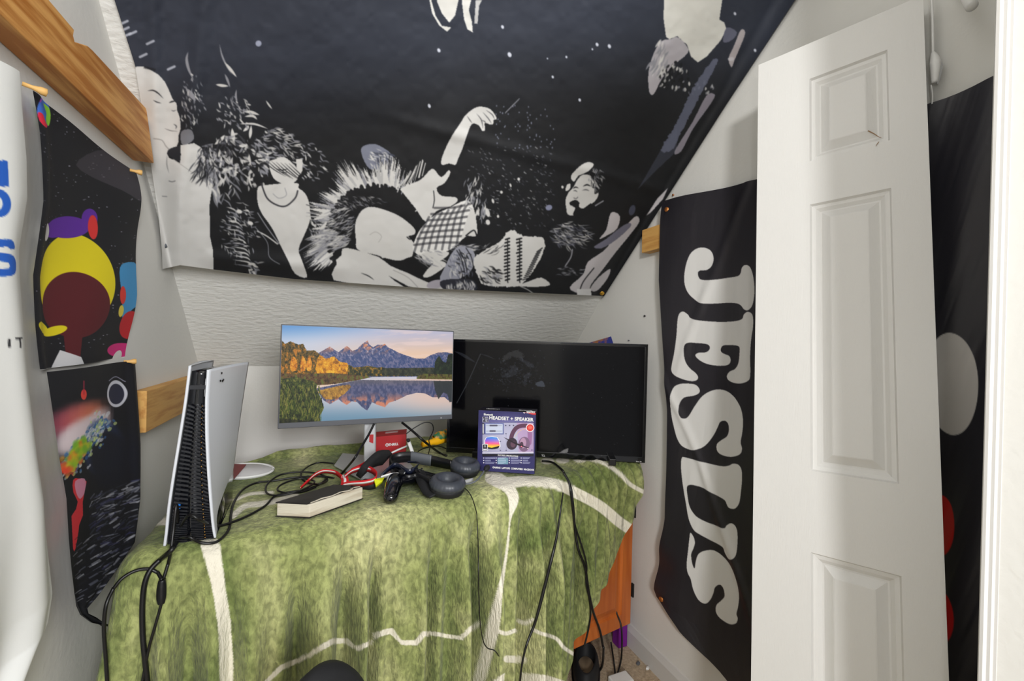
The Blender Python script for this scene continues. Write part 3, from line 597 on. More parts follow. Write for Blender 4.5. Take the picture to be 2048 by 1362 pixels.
o = wallcloth('poster', rows, XP+.004, (260, 620), lambda Y, Z, U, V: .012+.006*np.sin(U*6+V*4)+.008*np.exp(-((U-.93)/.05)**2)+.02*V**3*(1-U), pa, MPST)
tag(o, 'space poster with a rainbow planet and moon rocks, lower of the two left-wall posters', 'poster')
def peg(px, py, dirx, label, L=.022):
    P = onX(px, py, XP+.012); n = np.array(dirx, float); n /= np.linalg.norm(n)
    return tag(lathe('wooden_peg', [(0, 0), (.0032, 0), (.0032, L*.4), (.0045, L*.6), (.006, L*.75), (.0062, L), (0, L*1.05)], P-n*.004, n, MPEG, None, 14), label, 'peg')
peg(52, 170, (1, .6, -.1), 'wooden push peg at the top left corner of the starry poster', .026)
peg(264, 341, (1, .5, 0), 'wooden push peg at the top right corner of the starry poster')
peg(252, 723, (1, .5, 0), 'wooden push peg between the starry poster and the space poster')
def banner_art():
    c = Canvas(-60, 60, 140, 1380, 1.5, (228, 229, 226)); B = (32, 92, 190)
    c.poly([(-20, 318), (4, 320), (5, 372), (-20, 372)], B)
    c.ell(-12, 405, 19, 28, B); c.ell(-14, 405, 8, 14, (228, 229, 226))
    c.poly([(-20, 478), (4, 478), (11, 486), (13, 496), (2, 497), (-4, 492), (-20, 492)], B, 2); c.poly([(-20, 505), (4, 508), (14, 518), (16, 532), (12, 545), (0, 551), (-20, 551), (-20, 537), (-2, 536), (-2, 524), (-20, 520)], B, 2)
    c.poly([(-3, 677), (0.5, 677), (1, 695), (-3, 695)], (40, 40, 44)); c.poly([(8, 674), (26, 674), (26, 678), (19.5, 678), (20, 695), (16, 695), (15.5, 679), (8, 679)], (40, 40, 44))
    c.blur(1); return c
rows = [(0, -240, -20, 44, 150), (.1, -240, 90, 50, 215), (.2, -240, 200, 62, 323), (.26, -240, 300, 65, 400), (.36, -240, 450, 50, 503), (.42, -240, 560, 53, 560), (.56, -240, 750, 70, 742), (.7, -240, 1000, 89, 905), (.78, -240, 1150, 101, 990), (.85, -240, 1300, 107, 1095), (.91, -240, 1500, 112, 1175), (.95, -240, 1650, 100, 1230), (1, -240, 1800, 38, 1365)]
o = wallcloth('wall_banner', rows, XL+.03, (160, 420), lambda Y, Z, U, V: .006*np.sin(U*9+V*3)+.03*V*V*np.exp(-((U-.8)/.12)**2)-.012*sm(.93, 1, U)+.02*sm(.75, 1, V)*np.sin(U*7), banner_art(), MPRT)
tag(o, 'white cloth banner with blue letters hanging at the left edge beside the posters', 'banner')

# ================================================================== FLAGS, RIGHT WALL
def flag_art():
    c = Canvas(1290, 330, 1760, 1500, 2.0, (38, 36, 42)); WHT = (222, 221, 219)
    c.tr(1250, 350, 3.027)
    c.poly([(460, 437), (500, 455), (517, 500), (510, 545), (480, 573), (445, 577), (433, 590), (436, 615), (450, 632), (500, 635), (600, 620), (665, 610), (685, 590), (692, 560), (715, 543), (745, 555), (765, 600), (775, 660), (775, 730), (762, 790), (735, 818), (708, 812), (690, 790), (660, 776), (600, 772), (520, 777), (450, 775), (405, 745), (375, 700), (363, 640), (370, 560), (390, 490), (420, 450)], WHT, 5)
    c.poly([(355, 827), (380, 845), (392, 865), (440, 880), (540, 888), (640, 885), (695, 872), (708, 845), (730, 828), (755, 835), (767, 860), (767, 920), (755, 1000), (748, 1100), (748, 1210), (735, 1245), (690, 1262), (640, 1258), (605, 1240), (597, 1215), (615, 1190), (650, 1175), (672, 1140), (680, 1080), (678, 1040), (640, 1030), (580, 1030), (560, 1045), (560, 1070), (585, 1085), (610, 1095), (620, 1115), (615, 1140), (590, 1153), (540, 1155), (480, 1145), (440, 1125), (416, 1100), (416, 1085), (435, 1075), (470, 1073), (490, 1055), (490, 1035), (470, 1022), (420, 1017), (385, 1015), (365, 1030), (360, 1070), (365, 1130), (385, 1170), (415, 1200), (427, 1225), (418, 1243), (390, 1248), (345, 1235), (305, 1210), (290, 1185), (292, 1150), (305, 1080), (318, 980), (325, 880), (335, 840)], WHT, 4)
    c.tr(1250, 750, 2.2267)
    c.poly([(265, 38), (300, 42), (318, 60), (318, 80), (295, 93), (262, 100), (245, 125), (243, 165), (252, 190), (268, 193), (282, 175), (300, 140), (330, 95), (370, 70), (410, 65), (450, 78), (485, 110), (508, 155), (516, 210), (512, 260), (505, 300), (511, 330), (500, 355), (460, 366), (420, 358), (398, 340), (396, 310), (415, 292), (440, 275), (450, 250), (447, 220), (432, 205), (410, 210), (398, 235), (380, 270), (350, 310), (320, 330), (290, 335), (255, 320), (235, 290), (222, 240), (210, 170), (210, 110), (220, 60), (240, 42)], WHT, 4)
    c.poly([(250, 370), (262, 367), (300, 378), (360, 395), (420, 408), (450, 405), (470, 396), (495, 402), (508, 425), (510, 465), (505, 520), (497, 570), (480, 595), (460, 598), (445, 590), (438, 575), (430, 560), (400, 540), (350, 510), (310, 495), (285, 490), (272, 500), (275, 540), (285, 590), (310, 630), (350, 655), (400, 675), (430, 685), (440, 672), (460, 663), (480, 680), (487, 715), (485, 770), (478, 810), (462, 825), (445, 820), (430, 795), (420, 770), (380, 745), (330, 715), (300, 690), (280, 640), (268, 570), (255, 490), (247, 410)], WHT, 4)
    c.poly([(288, 703), (302, 725), (306, 750), (300, 775), (292, 800), (296, 840), (305, 862), (310, 830), (320, 800), (345, 785), (385, 785), (430, 820), (465, 870), (485, 930), (491, 990), (485, 1040), (478, 1070), (484, 1090), (475, 1112), (445, 1115), (405, 1090), (387, 1060), (390, 1030), (410, 1010), (425, 990), (420, 955), (405, 938), (385, 950), (378, 975), (365, 1005), (345, 1022), (320, 1005), (300, 960), (290, 910), (278, 880), (275, 840), (280, 780), (284, 730)], WHT, 4)
    c.blur(1); return c
rows = [(0, 1325, 403, 1640, 325), (.04, 1322, 440, 1640, 380), (.17, 1321, 560, 1640, 560), (.32, 1330, 700, 1640, 700), (.45, 1337, 820, 1640, 850), (.56, 1335, 907, 1640, 1000), (.7, 1331, 1037, 1640, 1200), (.78, 1322, 1100, 1640, 1300), (.87, 1314, 1177, 1640, 1420), (.90, 1317, 1192, 1640, 1460), (1, 1367, 1262, 1640, 1610)]
XFL = lambda Y: 1.082+.032*sm(1.18, .95, Y)
def fdisp(Y, Z, U, V):
    return -(.004*np.sin(U*9+V*7)+.004*fbm(U*9+V*3, V*5, 21)+.012*np.exp(-((V-.83)/.09)**2)*np.exp(-(U/.12)**2)*np.sin(V*60)*.5+.006*np.exp(-((U+V*1.4-.62)/.035)**2)*sm(.5, .2, V)+.005*np.exp(-((U*.9-V*1.4+.55)/.03)**2)+.010*V*sm(.3, 0, U))
o = wallcloth('flag', rows, XFL, (420, 900), fdisp, flag_art(), MFLAG)
tag(o, 'black vertical flag reading JESUS in rounded white letters on the right wall', 'flag')
for (x, y, l) in ((1334, 419, 'copper pin at the top corner of the lettered black flag'), (1323, 1198, 'copper pin at the lower corner of the lettered black flag')):
    pin('push_pin', onX(x, y, 1.078-(.012 if y > 1000 else 0)), (-1, -.3, 0), .0085, MBRASS, l, group=None)
pin('nail', onX(1347, 390, XR-.002), (-1, 0, 0), .004, MBRASS, 'small brass nail in the right wall above the lettered flag', 'nail')
pin('nail', onX(1290, 632, XR-.002), (-1, 0, 0), .004, MBLKM, 'small dark nail in the right wall above the television corner', 'nail')
pin('nail', onX(1258, 681, XR-.002), (-1, 0, 0), .003, MGREY, 'tiny nail in the right wall just above the television', 'nail')
def flag2_art():
    c = Canvas(1780, 100, 2100, 1420, 1.5, (36, 35, 43))
    c.ell(1908, 768, 51, 102, (206, 203, 200), -.03)
    c.ell(1885, 1050, 30, 60, (214, 16, 20), -.05); c.ell(1886, 1232, 29, 55, (208, 16, 20), -.05)
    c.blur(1); return c
rows = [(0, 1790, 240, 2080, 120), (1, 1790, 1500, 2080, 1700)]
o = wallcloth('flag', rows, XR-.016, (200, 600), lambda Y, Z, U, V: -(.006+.006*np.sin((U*1.6+V*2.2)*6)+.006*fbm(U*5+V*9, V*2, 33)), flag2_art(), MFLAG)
tag(o, 'black flag with a large white oval and red dots hanging behind the loose door', 'flag')

# ================================================================== LOOSE DOOR LEAF
def nrm(v): v = np.array(v, float); return v/np.linalg.norm(v)
lp = lambda a, b: np.cross(ray(*a), ray(*b))
dU = nrm(np.cross(lp((1517, 130), (1502, 1362)), lp((1846, -10), (1898, 1362)))); dU *= np.sign(dU[2])
TLr = ray(1517, 130)*1.08; tr_ = ray(1846, -10); TRr = tr_*((TLr@dU)/(tr_@dU))
TL = O+TLr; TR = O+TRr; dR = nrm(TR-TL); dN = np.cross(dR, dU); dN *= np.sign(dN@(O-TL)); WD = np.linalg.norm(TR-TL)
HD = (TL[2]-.002)/dU[2]; DT = .030
HD = min(HD, (TR[2]-.002)/dU[2])
def dpt(u, v, n=0): return TL+dR*u-dU*v+dN*n           # u right, v down, n towards the camera
def duv(x, y): p = onP(x, y, TL, dN)-TL; return float(p@dR), float(-p@dU)
pan = [(duv(1616, 168), duv(1778, 285)), (duv(1622, 408), duv(1800, 955)), (duv(1622, 1098), (0, 0))]
u0 = (pan[0][0][0]+pan[1][0][0]+pan[2][0][0])/3; u1 = (pan[0][1][0]+pan[1][1][0])/2
v_ = [(pan[0][0][1], (duv(1620, 325)[1]+duv(1778, 278)[1])/2), ((duv(1622, 410)[1]+duv(1782, 374)[1])/2, (duv(1636, 940)[1]+duv(1802, 973)[1])/2), ((duv(1622, 1098)[1]+duv(1804, 1160)[1])/2, HD-.16)]
v_[0] = ((duv(1616, 168)[1]+duv(1772, 90)[1])/2, v_[0][1])
root = empty('door_leaf', dpt(WD/2, HD), 'loose white panelled closet door leaf leaning against the right wall', 'door')
bm = bmesh.new()
def q(a, b, c_, d_): bm.faces.new([bm.verts.new(tuple(p)) for p in (a, b, c_, d_)])
us = [0, u0, u1, WD]; vs = [0]+[a for p in v_ for a in p]+[HD]
for i in range(3):
    for j in range(len(vs)-1):
        if i == 1 and j % 2 == 1: continue
        q(dpt(us[i], vs[j]), dpt(us[i+1], vs[j]), dpt(us[i+1], vs[j+1]), dpt(us[i], vs[j+1]))
q(dpt(0, 0, -DT), dpt(0, HD, -DT), dpt(WD, HD, -DT), dpt(WD, 0, -DT)); q(dpt(0, 0), dpt(0, HD), dpt(0, HD, -DT), dpt(0, 0, -DT)); q(dpt(WD, 0), dpt(WD, 0, -DT), dpt(WD, HD, -DT), dpt(WD, HD))
q(dpt(0, 0), dpt(0, 0, -DT), dpt(WD, 0, -DT), dpt(WD, 0)); q(dpt(0, HD), dpt(WD, HD), dpt(WD, HD, -DT), dpt(0, HD, -DT))
bmesh.ops.remove_doubles(bm, verts=bm.verts, dist=1e-5)
bm_obj('slab', bm, MDOOR, root)
steps = [(0, 0), (.003, -.006), (.010, -.007), (.017, -.012), (.020, -.012), (.036, -.002), (.038, -.0015)]
for (va, vb) in v_:
    bm = bmesh.new(); rings = []
    for ins, dep in steps:
        rings.append([bm.verts.new(tuple(dpt(a, b, dep))) for a, b in ((u0+ins, va+ins), (u1-ins, va+ins), (u1-ins, vb-ins), (u0+ins, vb-ins))])
    for k in range(len(rings)-1):
        for i in range(4): bm.faces.new([rings[k][i], rings[k][(i+1) % 4], rings[k+1][(i+1) % 4], rings[k+1][i]])
    bm.faces.new(rings[-1]); bm_obj('door_panel', bm, MDOOR, root)
MSCRA = mat('splinter', (150, 118, 86), .8)
# splintered crack and gouges on the door
def scratch(pts, w, name='scratch', m_=None): return strip(name, [dpt(*duv(x, y), .0012) for x, y in pts], [w*.7, w*.5, w*.15], .0006, dU, MSCRA, root)
scratch([(1736, 262), (1748, 268), (1757, 274), (1763, 276)], .003); scratch([(1758, 284), (1754, 289), (1752, 293)], .002)

# door-side hardware seen beyond the door edge: white cord, hook and hanging rod
hk = empty('hanging_hook', onX(1868, 160, XR-.02), 'white hook and pull cord hanging above the oval-printed flag', 'hook')
tube('cord', [onX(1862, -30, XR-.03), onX(1865, 40, XR-.03), onX(1866, 110, XR-.03)], .0022, MWHITE, hk)
tube('hook', [onX(1866, 105, XR-.03), onX(1870, 125, XR-.032), onX(1869, 165, XR-.03)], [.003, .009, .005], MWHITE, hk)
tube('latch', [onX(1873, 112, XR-.02), onX(1881, 132, XR-.02), onX(1875, 168, XR-.02)], [.002, .004, .0015], MSILV, hk)
tube('cord', [onX(1862, 170, XR-.03), onX(1865, 190, XR-.03), onX(1864, 208, XR-.028)], .0012, MWHITE, hk)
rd = tube('closet_rod', [onX(1905, -60, XR-.01), onX(1926, -20, XR-.05), onX(1944, 13, XR-.085)], .0085, MWHITE, None, 14, 0)
tag(rd, 'white rod bracket sticking out at the top of the right wall beside the door frame', 'rod')

# ================================================================== CABINET
A = np.array([-.372, 1.07]); B = np.array([1.082, 1.301]); ZD = .742
dF = (B-A)/np.linalg.norm(B-A); nF = np.array([dF[1], -dF[0]])          # outward (to the camera)
# visible door face turns with its own angle
cab = empty('cabinet', (.4, 1.4, 0), 'orange-brown wooden cabinet under the green blanket, bottom right corner showing', 'cabinet')
zc0 = float(onP(1282, 1238, (B[0]-nF[0]*.036, B[1]-nF[1]*.036, 0), np.array([nF[0], nF[1], 0]))[2])
P = [(-.335, A[1]+.06, zc0), (B[0]-nF[0]*.036, B[1]-nF[1]*.036, zc0), (1.082, 1.93, zc0), (-.335, 1.70, zc0)]
prism('body', P, (0, 0, ZD-zc0), MCAB, cab, .003)
CB = B-nF*.036
def fp(s, z, n=0): p = CB-dF*s+nF*n; return np.array([p[0], p[1], z])
for k in range(1):
    s0 = .010+k*.48; s1 = s0+.46
    def rect(s0, s1, za, zb_, n0): return [fp(s1, zb_, n0), fp(s0, zb_, n0), fp(s0, za, n0), fp(s1, za, n0)]
    bm = bmesh.new(); rings = []
    for ins, n0 in ((0, 0.0), (0, .010), (.004, .013), (.050, .013), (.056, .005), (.064, .005), (.085, .012), (.09, .012)):
        rings.append([bm.verts.new(tuple(p)) for p in rect(s0+ins, s1-ins, zc0+.012+ins, ZD-.05-ins, n0+.0005)])
    for a_ in range(len(rings)-1):
        for i in range(4): bm.faces.new([rings[a_][i], rings[a_][(i+1) % 4], rings[a_+1][(i+1) % 4], rings[a_+1][i]])
    bm.faces.new(rings[-1]); dr = bm_obj('door', bm, MCAB, cab)
    if k == 0:
        for z in (.27, .57): 
            box('hinge', tuple(fp(.004, z, .012)), (.006, .012, .05), MBLKM, dr)
lgx, lgy = onZ(1249, 1297, 0)[:2]
for x, y in ((float(lgx)-.004, float(lgy)+.026), (-.30, 1.16), (1.045, 1.89), (-.30, 1.66)):
    tag(box('leg', (x, y, zc0/2), (.042, .042, zc0-.002), MPUR, cab, bevel=.003), 'purple leg')

# ================================================================== BLANKET
LN = float(np.linalg.norm(B-A))
def stripes():
    c = Canvas(150, 860, 1340, 1460, 1.0, (0, 0, 0)); w = (255, 255, 255)
    c.poly([(403, 1080), (436, 1080), (444, 1120), (452, 1180), (462, 1250), (466, 1370), (441, 1370), (438, 1280), (428, 1200), (415, 1140), (405, 1105)], w, 3, 1, 3)
    c.poly([(520, 1370), (560, 1330), (610, 1310), (640, 1290), (665, 1276), (695, 1276), (712, 1292), (745, 1280), (745, 1268), (775, 1256), (786, 1256), (803, 1280), (830, 1280), (845, 1262), (862, 1262), (920, 1272), (940, 1252), (962, 1240), (962, 1248), (945, 1262), (925, 1281), (862, 1271), (850, 1274), (835, 1291), (803, 1290), (780, 1268), (748, 1278), (745, 1290), (715, 1302), (690, 1287), (668, 1288), (612, 1319), (566, 1340), (532, 1370)], w, 0, 1, 2)
    c.line([(995, 1262), (1012, 1267), (1030, 1261)], 9, w); c.line([(1037, 1242), (1050, 1246), (1066, 1240)], 9, w); c.line([(1064, 1258), (1080, 1266), (1112, 1277), (1130, 1297), (1165, 1318)], 8, w)
    c.line([(1012, 965), (1060, 962), (1110, 968), (1150, 985), (1200, 1012), (1240, 1045), (1275, 1068)], 22, w)
    c.line([(1150, 912), (1205, 925), (1240, 948), (1262, 970), (1300, 990)], 9, w)
    c.poly([(975, 940), (1000, 945), (1020, 960), (1036, 985), (1036, 1008), (1022, 1040), (1018, 1090), (1006, 1180), (1000, 1250), (985, 1310), (966, 1370), (944, 1370), (960, 1310), (975, 1245), (1002, 1150), (1016, 1060), (1018, 1010), (1010, 985), (985, 972), (970, 960)], w, 3)
    c.line([(268, 1062), (300, 1044), (335, 1042)], 18, w); c.line([(466, 1032), (490, 1012), (520, 1008), (560, 1000), (592, 990)], 12, w); c.line([(470, 1000), (500, 988), (545, 985)], 7, w)
    c.line([(1014, 1318), (1046, 1319)], 15, w, 0); c.poly([(1042, 1345), (1095, 1350), (1130, 1362), (1140, 1400), (1040, 1400)], w); c.poly([(960, 1400), (985, 1362), (1010, 1345), (1005, 1400)], w)
    for x in (1095, 1125, 1160): c.ell(x, 922-(x-1095)*.05, 14, 7, w)
    c.blur(1); return c
STR = stripes()
def bmat():
    M = bpy.data.materials.new('plush_blanket'); M.use_nodes = True; nt = M.node_tree; N = nt.nodes; L = nt.links; b = N['Principled BSDF']
    b.inputs['Roughness'].default_value = .9; b.inputs['Sheen Weight'].default_value = .12; b.inputs['Sheen Roughness'].default_value = .5; b.inputs['Specular IOR Level'].default_value = .15
    tcn = N.new('ShaderNodeTexCoord')
    def noise(sc, det, mp=(1, 1, 1), dist=0):
        n = N.new('ShaderNodeTexNoise'); n.inputs['Scale'].default_value = sc; n.inputs['Detail'].default_value = det; n.inputs['Distortion'].default_value = dist
        m_ = N.new('ShaderNodeMapping'); m_.inputs['Scale'].default_value = mp; L.new(tcn.outputs['Object'], m_.inputs[0]); L.new(m_.outputs[0], n.inputs['Vector']); return n
    n1 = noise(4.2, 5, (1, 1, .6), .8); n2 = noise(85, 7, (1, 1, .6), .4); n3 = noise(170, 3, (1, 1, .35))
    def cc(*v): return tuple(lin(np.array(v)/255.))+(1,)
    r1 = N.new('ShaderNodeValToRGB'); e = r1.color_ramp.elements; e[0].position = .30; e[0].color = cc(92, 110, 58); e[1].position = .72; e[1].color = cc(200, 200, 150); m_ = r1.color_ramp.elements.new(.5); m_.color = cc(150, 158, 102)
    L.new(n1.outputs['Fac'], r1.inputs[0])
    r2 = N.new('ShaderNodeValToRGB'); e = r2.color_ramp.elements; e[0].position = .35; e[0].color = (.5, .5, .46, 1); e[1].position = .65; e[1].color = (1.25, 1.22, 1.15, 1); L.new(n2.outputs['Fac'], r2.inputs[0])
    mx = N.new('ShaderNodeMix'); mx.data_type = 'RGBA'; mx.blend_type = 'MULTIPLY'; mx.inputs['Factor'].default_value = .8; L.new(r1.outputs[0], mx.inputs['A']); L.new(r2.outputs[0], mx.inputs['B'])
    at = N.new('ShaderNodeAttribute'); at.attribute_name = 'print'
    m2 = N.new('ShaderNodeMix'); m2.data_type = 'RGBA'; m2.inputs['B'].default_value = cc(232, 226, 208)
    L.new(at.outputs['Fac'], m2.inputs['Factor']); L.new(mx.outputs['Result'], m2.inputs['A']); L.new(m2.outputs['Result'], b.inputs['Base Color'])
    ad = N.new('ShaderNodeMath'); ad.operation = 'ADD'; L.new(n2.outputs['Fac'], ad.inputs[0]); L.new(n3.outputs['Fac'], ad.inputs[1])
    bp = N.new('ShaderNodeBump'); bp.inputs['Strength'].default_value = .7; bp.inputs['Distance'].default_value = .006; L.new(ad.outputs[0], bp.inputs['Height']); L.new(bp.outputs[0], b.inputs['Normal'])
    return M
MBLAN = bmat()
ZT = .758; RR = .035
def toph(x, y):      # blanket top surface height
    n = fbm(x*9, y*9, 41)-.5; n2_ = fbm(x*26, y*26, 45)-.5
    bunch = sm(.72, .88, x)*sm(1.45, 1.30, y)
    s = (x-A[0])*dF[0]+(y-A[1])*dF[1]
    edge = sm(1.62, 1.75, y+.0*x)*.0
    ridge = .022*np.exp(-((y-(1.80+.12*x))/.035)**2)*sm(.55, .2, x)*sm(-.38, -.2, x)
    return ZT+.010*n+.006*n2_+bunch*(.010*np.sin(s*2*math.pi/.046)+.012)+ridge
def gexp(x, w): return np.exp(-(x/w)**2)
PF = np.array([A[0], A[1], 0]); nF3 = np.array([nF[0], nF[1], 0])
def skirt_s(x, y): p = onP(x, y, PF+nF3*.030, nF3); return float((p[0]-A[0])*dF[0]+(p[1]-A[1])*dF[1]), float(p[2])
folds = [(skirt_s(x, 1200)[0], w, a) for x, w, a in [(262, .012, .5), (300, .014, .7), (372, .02, .4), (470, .018, .4), (596, .016, .6), (688, .022, 1.1), (742, .012, .9), (860, .014, .8), (952, .020, 1.6), (1046, .014, .8), (1082, .012, .7), (1118, .012, .8), (1160, .012, .7), (1200, .01, .5)]]
def pleat(s, h):
    a = sm(0, .35, h); d = 0
    d = d+.010*a*np.sin(s*2*math.pi*5.1+1.2*np.sin(s*3.1)+h*1.2)+.004*a*np.sin(s*2*math.pi*13+2*np.sin(s*5))
    for s0, w, k in folds: d = d-k*.030*sm(.02, .30, h)*gexp(s-s0-(.03*(h-.4)*math.sin(s0*9)), w)+k*.014*sm(.02, .3, h)*(gexp(s-s0-2.2*w, w*1.3)+gexp(s-s0+2.2*w, w*1.3))
    rb = sm(.95, 1.12, s)
    d = d+rb*.009*np.sin(s*2*math.pi/.046)*sm(.40, 0, h)
    return d
def skdis(s, h): return np.maximum(pleat(s, h)*(1-.65*sm(.10, .0, np.interp(ZT-h, HEMZ, HEMS)-s))*2.4+.012+.018*sm(.02, .35, s), -.026)*sm(-.005, .06, h)+.004
hem = [skirt_s(x, y) for x, y in ((1294, 934), (1282, 985), (1254, 1065), (1213, 1156), (1180, 1222), (1144, 1322), (1130, 1362), (1110, 1430))]
hz = [h[1] for h in hem][::-1]; hs = [h[0] for h in hem][::-1]; HEMZ, HEMS = np.array(hz), np.array(hs)
# outline path: left end (back to front), rounded corner, front
rc = .05
e1 = np.array([-.03, 1.0]); e1 /= np.linalg.norm(e1)          # left end runs back
corner = [A+e1*(.62-.57*k/14.) for k in range(15)]
Ptop = []; 
Lc = A+e1*rc; Rc = A+dF*rc
for k in range(1, 9):
    t = k/9.; Ptop.append((1-t)**2*Lc+2*t*(1-t)*A+t*t*Rc)
path = np.array([A+e1*(.62-(.62-rc)*k/60.) for k in range(61)]+Ptop+[Rc+(B-Rc)*k/700. for k in range(701)])
seg = np.linalg.norm(np.diff(path, axis=0), axis=1); arc = np.concatenate([[0], np.cumsum(seg)]); 
sF0 = arc[61+8]                                     # arc at Rc
sfront = (path-A)@dF                                # s coordinate along the front
g = np.gradient(path, axis=0); g /= np.linalg.norm(g, axis=1)[:, None]; NO = np.stack([g[:, 1], -g[:, 0]], 1)
for _ in range(6): NO = np.concatenate([NO[:1], (NO[:-2]+NO[1:-1]*2+NO[2:])/4, NO[-1:]], 0)
NO /= np.linalg.norm(NO, axis=1)[:, None]
zs = np.concatenate([np.zeros(10), np.linspace(0, 1, 421)[1:]])
nvv = len(zs)
NU = 860
# arcs sampled per row up to the hem
G = np.zeros((nvv, NU, 3)); u = np.linspace(0, 1, NU)
for j in range(nvv):
    if j < 10: ang = j/9.*math.pi/2; z = ZT-RR*(1-math.cos(ang)); inn = RR*(1-math.sin(ang))
    else: z = (ZT-RR)-zs[j]*(ZT-RR-.05); inn = 0
    smax = np.interp(z, hz, hs) if z < hz[-1] else hs[-1]
    amax = sF0+(smax-rc)
    a_ = u*amax; px_ = np.interp(a_, arc, path[:, 0]); py_ = np.interp(a_, arc, path[:, 1])
    over = a_ > arc[-1]
    ex = np.where(over, a_-arc[-1], 0); px_ = px_+ex*dF[0]; py_ = py_+ex*dF[1]
    nx = np.interp(a_, arc, NO[:, 0]); ny = np.interp(a_, arc, NO[:, 1])
    s_ = a_-sF0+rc; h = (ZT-z)
    dis = skdis(s_, h)-inn
    left = sm(.0, -.12, s_); dis = dis*(1-left)+(-inn-.002+.006*np.sin(a_*40)*sm(0, .2, h))*left
    G[j, :, 0] = px_+nx*dis; G[j, :, 1] = py_+ny*dis
    wz = sm(.06, 0, h); G[j, :, 2] = z+(toph(G[j, :, 0], G[j, :, 1])-ZT)*wz
# fringe of tiny ripples at the hem and fuzz
G[..., 2] += 0
def stripe_col(P):
    x, y = proj(P); return STR.sample(x, y)
# top patch: rows from the back line to the front line (first skirt row)
nb = 220
back = np.interp(G[0, :, 0], [-.42, -.24, .08, .4, 1.1], [1.60, 1.70, 1.885, 1.94, 1.95])
T_ = np.linspace(0, 1, nb)[:, None]
front = G[0]
start = np.argmax(u*(sF0) > 0)
kx = np.searchsorted(u*(sF0+(hs[-1]-rc)), sF0-.03)
fr = G[0, kx:]; lx0, lx1 = fr[0, 0], fr[-1, 0]
lf = np.interp(np.linspace(0, 1, 400), np.linspace(0, 1, len(fr)), fr[:, 0]); lfy = np.interp(np.linspace(0, 1, 400), np.linspace(0, 1, len(fr)), fr[:, 1])
# left boundary of the top follows the left end of the skirt
lb = G[0, :kx+1]
TP = np.zeros((nb, 400, 3))
for i in range(nb):
    t = T_[i, 0]
    k_ = int(round((1-t)*kx)); L0 = lb[kx-int(t*kx)] if False else lb[k_]
    yb0 = np.interp(lf, [-.42, -.24, .08, .4, 1.1], [1.60, 1.70, 1.885, 1.94, 1.95])
    w = (lf-lf[0])/(lf[-1]-lf[0])
    xx = L0[0]*(1-w)+lf*w if False else lf+(L0[0]-lf[0])*(1-w)
    yf = lfy+(yb0-lfy)*t; yf = yf+(L0[1]-yf[0])*(1-w)**6
    TP[i, :, 0] = xx; TP[i, :, 1] = yf
TP[..., 2] = toph(TP[..., 0], TP[..., 1])
mask_front = 1-T_[:, :, None][..., 0]
blanket_sk = grid_mesh(G, stripe_col(G), flip=True); blanket_tp = grid_mesh(TP, stripe_col(TP))
bl = bpy.data.objects.new('tmp_sk', blanket_sk); b2_ = bpy.data.objects.new('tmp_tp', blanket_tp)
# join the two patches into one mesh
def join_me(a, b):
    na = len(a.vertices); nb_ = len(b.vertices)
    def get(me):
        co = np.empty(len(me.vertices)*3, np.float32); me.vertices.foreach_get('co', co); li = np.empty(len(me.loops), np.int32); me.loops.foreach_get('vertex_index', li)
        cl = np.empty(len(me.vertices)*4, np.float32); me.color_attributes['print'].data.foreach_get('color', cl); return co, li, cl
    ca, la, ka = get(a); cb, lb_, kb = get(b); me = bpy.data.meshes.new('blanket'); me.vertices.add(na+nb_); me.vertices.foreach_set('co', np.concatenate([ca, cb]))
    li = np.concatenate([la, lb_+na]).astype(np.int32); me.loops.add(len(li)); me.loops.foreach_set('vertex_index', li); n = len(li)//4
    me.polygons.add(n); me.polygons.foreach_set('loop_start', np.arange(0, n*4, 4, dtype=np.int32)); me.polygons.foreach_set('loop_total', np.full(n, 4, np.int32)); me.update(calc_edges=True)
    at = me.color_attributes.new('print', 'FLOAT_COLOR', 'POINT'); at.data.foreach_set('color', np.concatenate([ka, kb])); return me
bj = join_me(blanket_sk, blanket_tp)
bpy.data.objects.remove(bl); bpy.data.objects.remove(b2_)
BL = link('blanket', bj, MBLAN, None, True); tag(BL, 'green plush blanket with cream stripes draped over the cabinet', 'blanket')
def top(x, y, off=0):        # photo point dropped on the blanket top
    p = onZ(x, y, ZT)
    for _ in range(3): p = onZ(x, y, float(toph(np.array(p[0]), np.array(p[1])))+off)
    return p
def sk(x, y, off=.03): return onP(x, y, PF+nF3*off, nF3)
#@@OBJECTS
# ================================================================== THINGS ON THE CABINET
class Fr:
    def __init__(s, Q):
        s.o = Q[0]; s.r = nrm(Q[1]-Q[0]); d = Q[3]-Q[0]; d = d-s.r*(d@s.r); s.d = nrm(d); s.w = float(np.linalg.norm(Q[1]-Q[0])); s.h = float(np.linalg.norm(Q[3]-Q[0]))
        s.n = np.cross(s.r, s.d)*1.; s.n *= np.sign(s.n@(O-s.o))
    def p(s, u, v, n=0): return s.o+s.r*u+s.d*v+s.n*n
    def box(s, name, u0, v0, u1, v1, n0, n1, m_, parent, bevel=0):
        return hexa(name, [s.p(u0, v0, n1), s.p(u1, v0, n1), s.p(u1, v1, n1), s.p(u0, v1, n1), s.p(u0, v0, n0), s.p(u1, v0, n0), s.p(u1, v1, n0), s.p(u0, v1, n0)], m_, parent, bevel)
    def sheet(s, name, u0, v0, u1, v1, n, N, canvas, m_, parent):
        U, V = np.meshgrid(np.linspace(u0, u1, N[0]), np.linspace(v0, v1, N[1])); P = s.o+s.r*U[..., None]+s.d*V[..., None]+s.n*n
        x, y = proj(P); return link(name, grid_mesh(P, canvas.sample(x, y), flip=True), m_, parent)
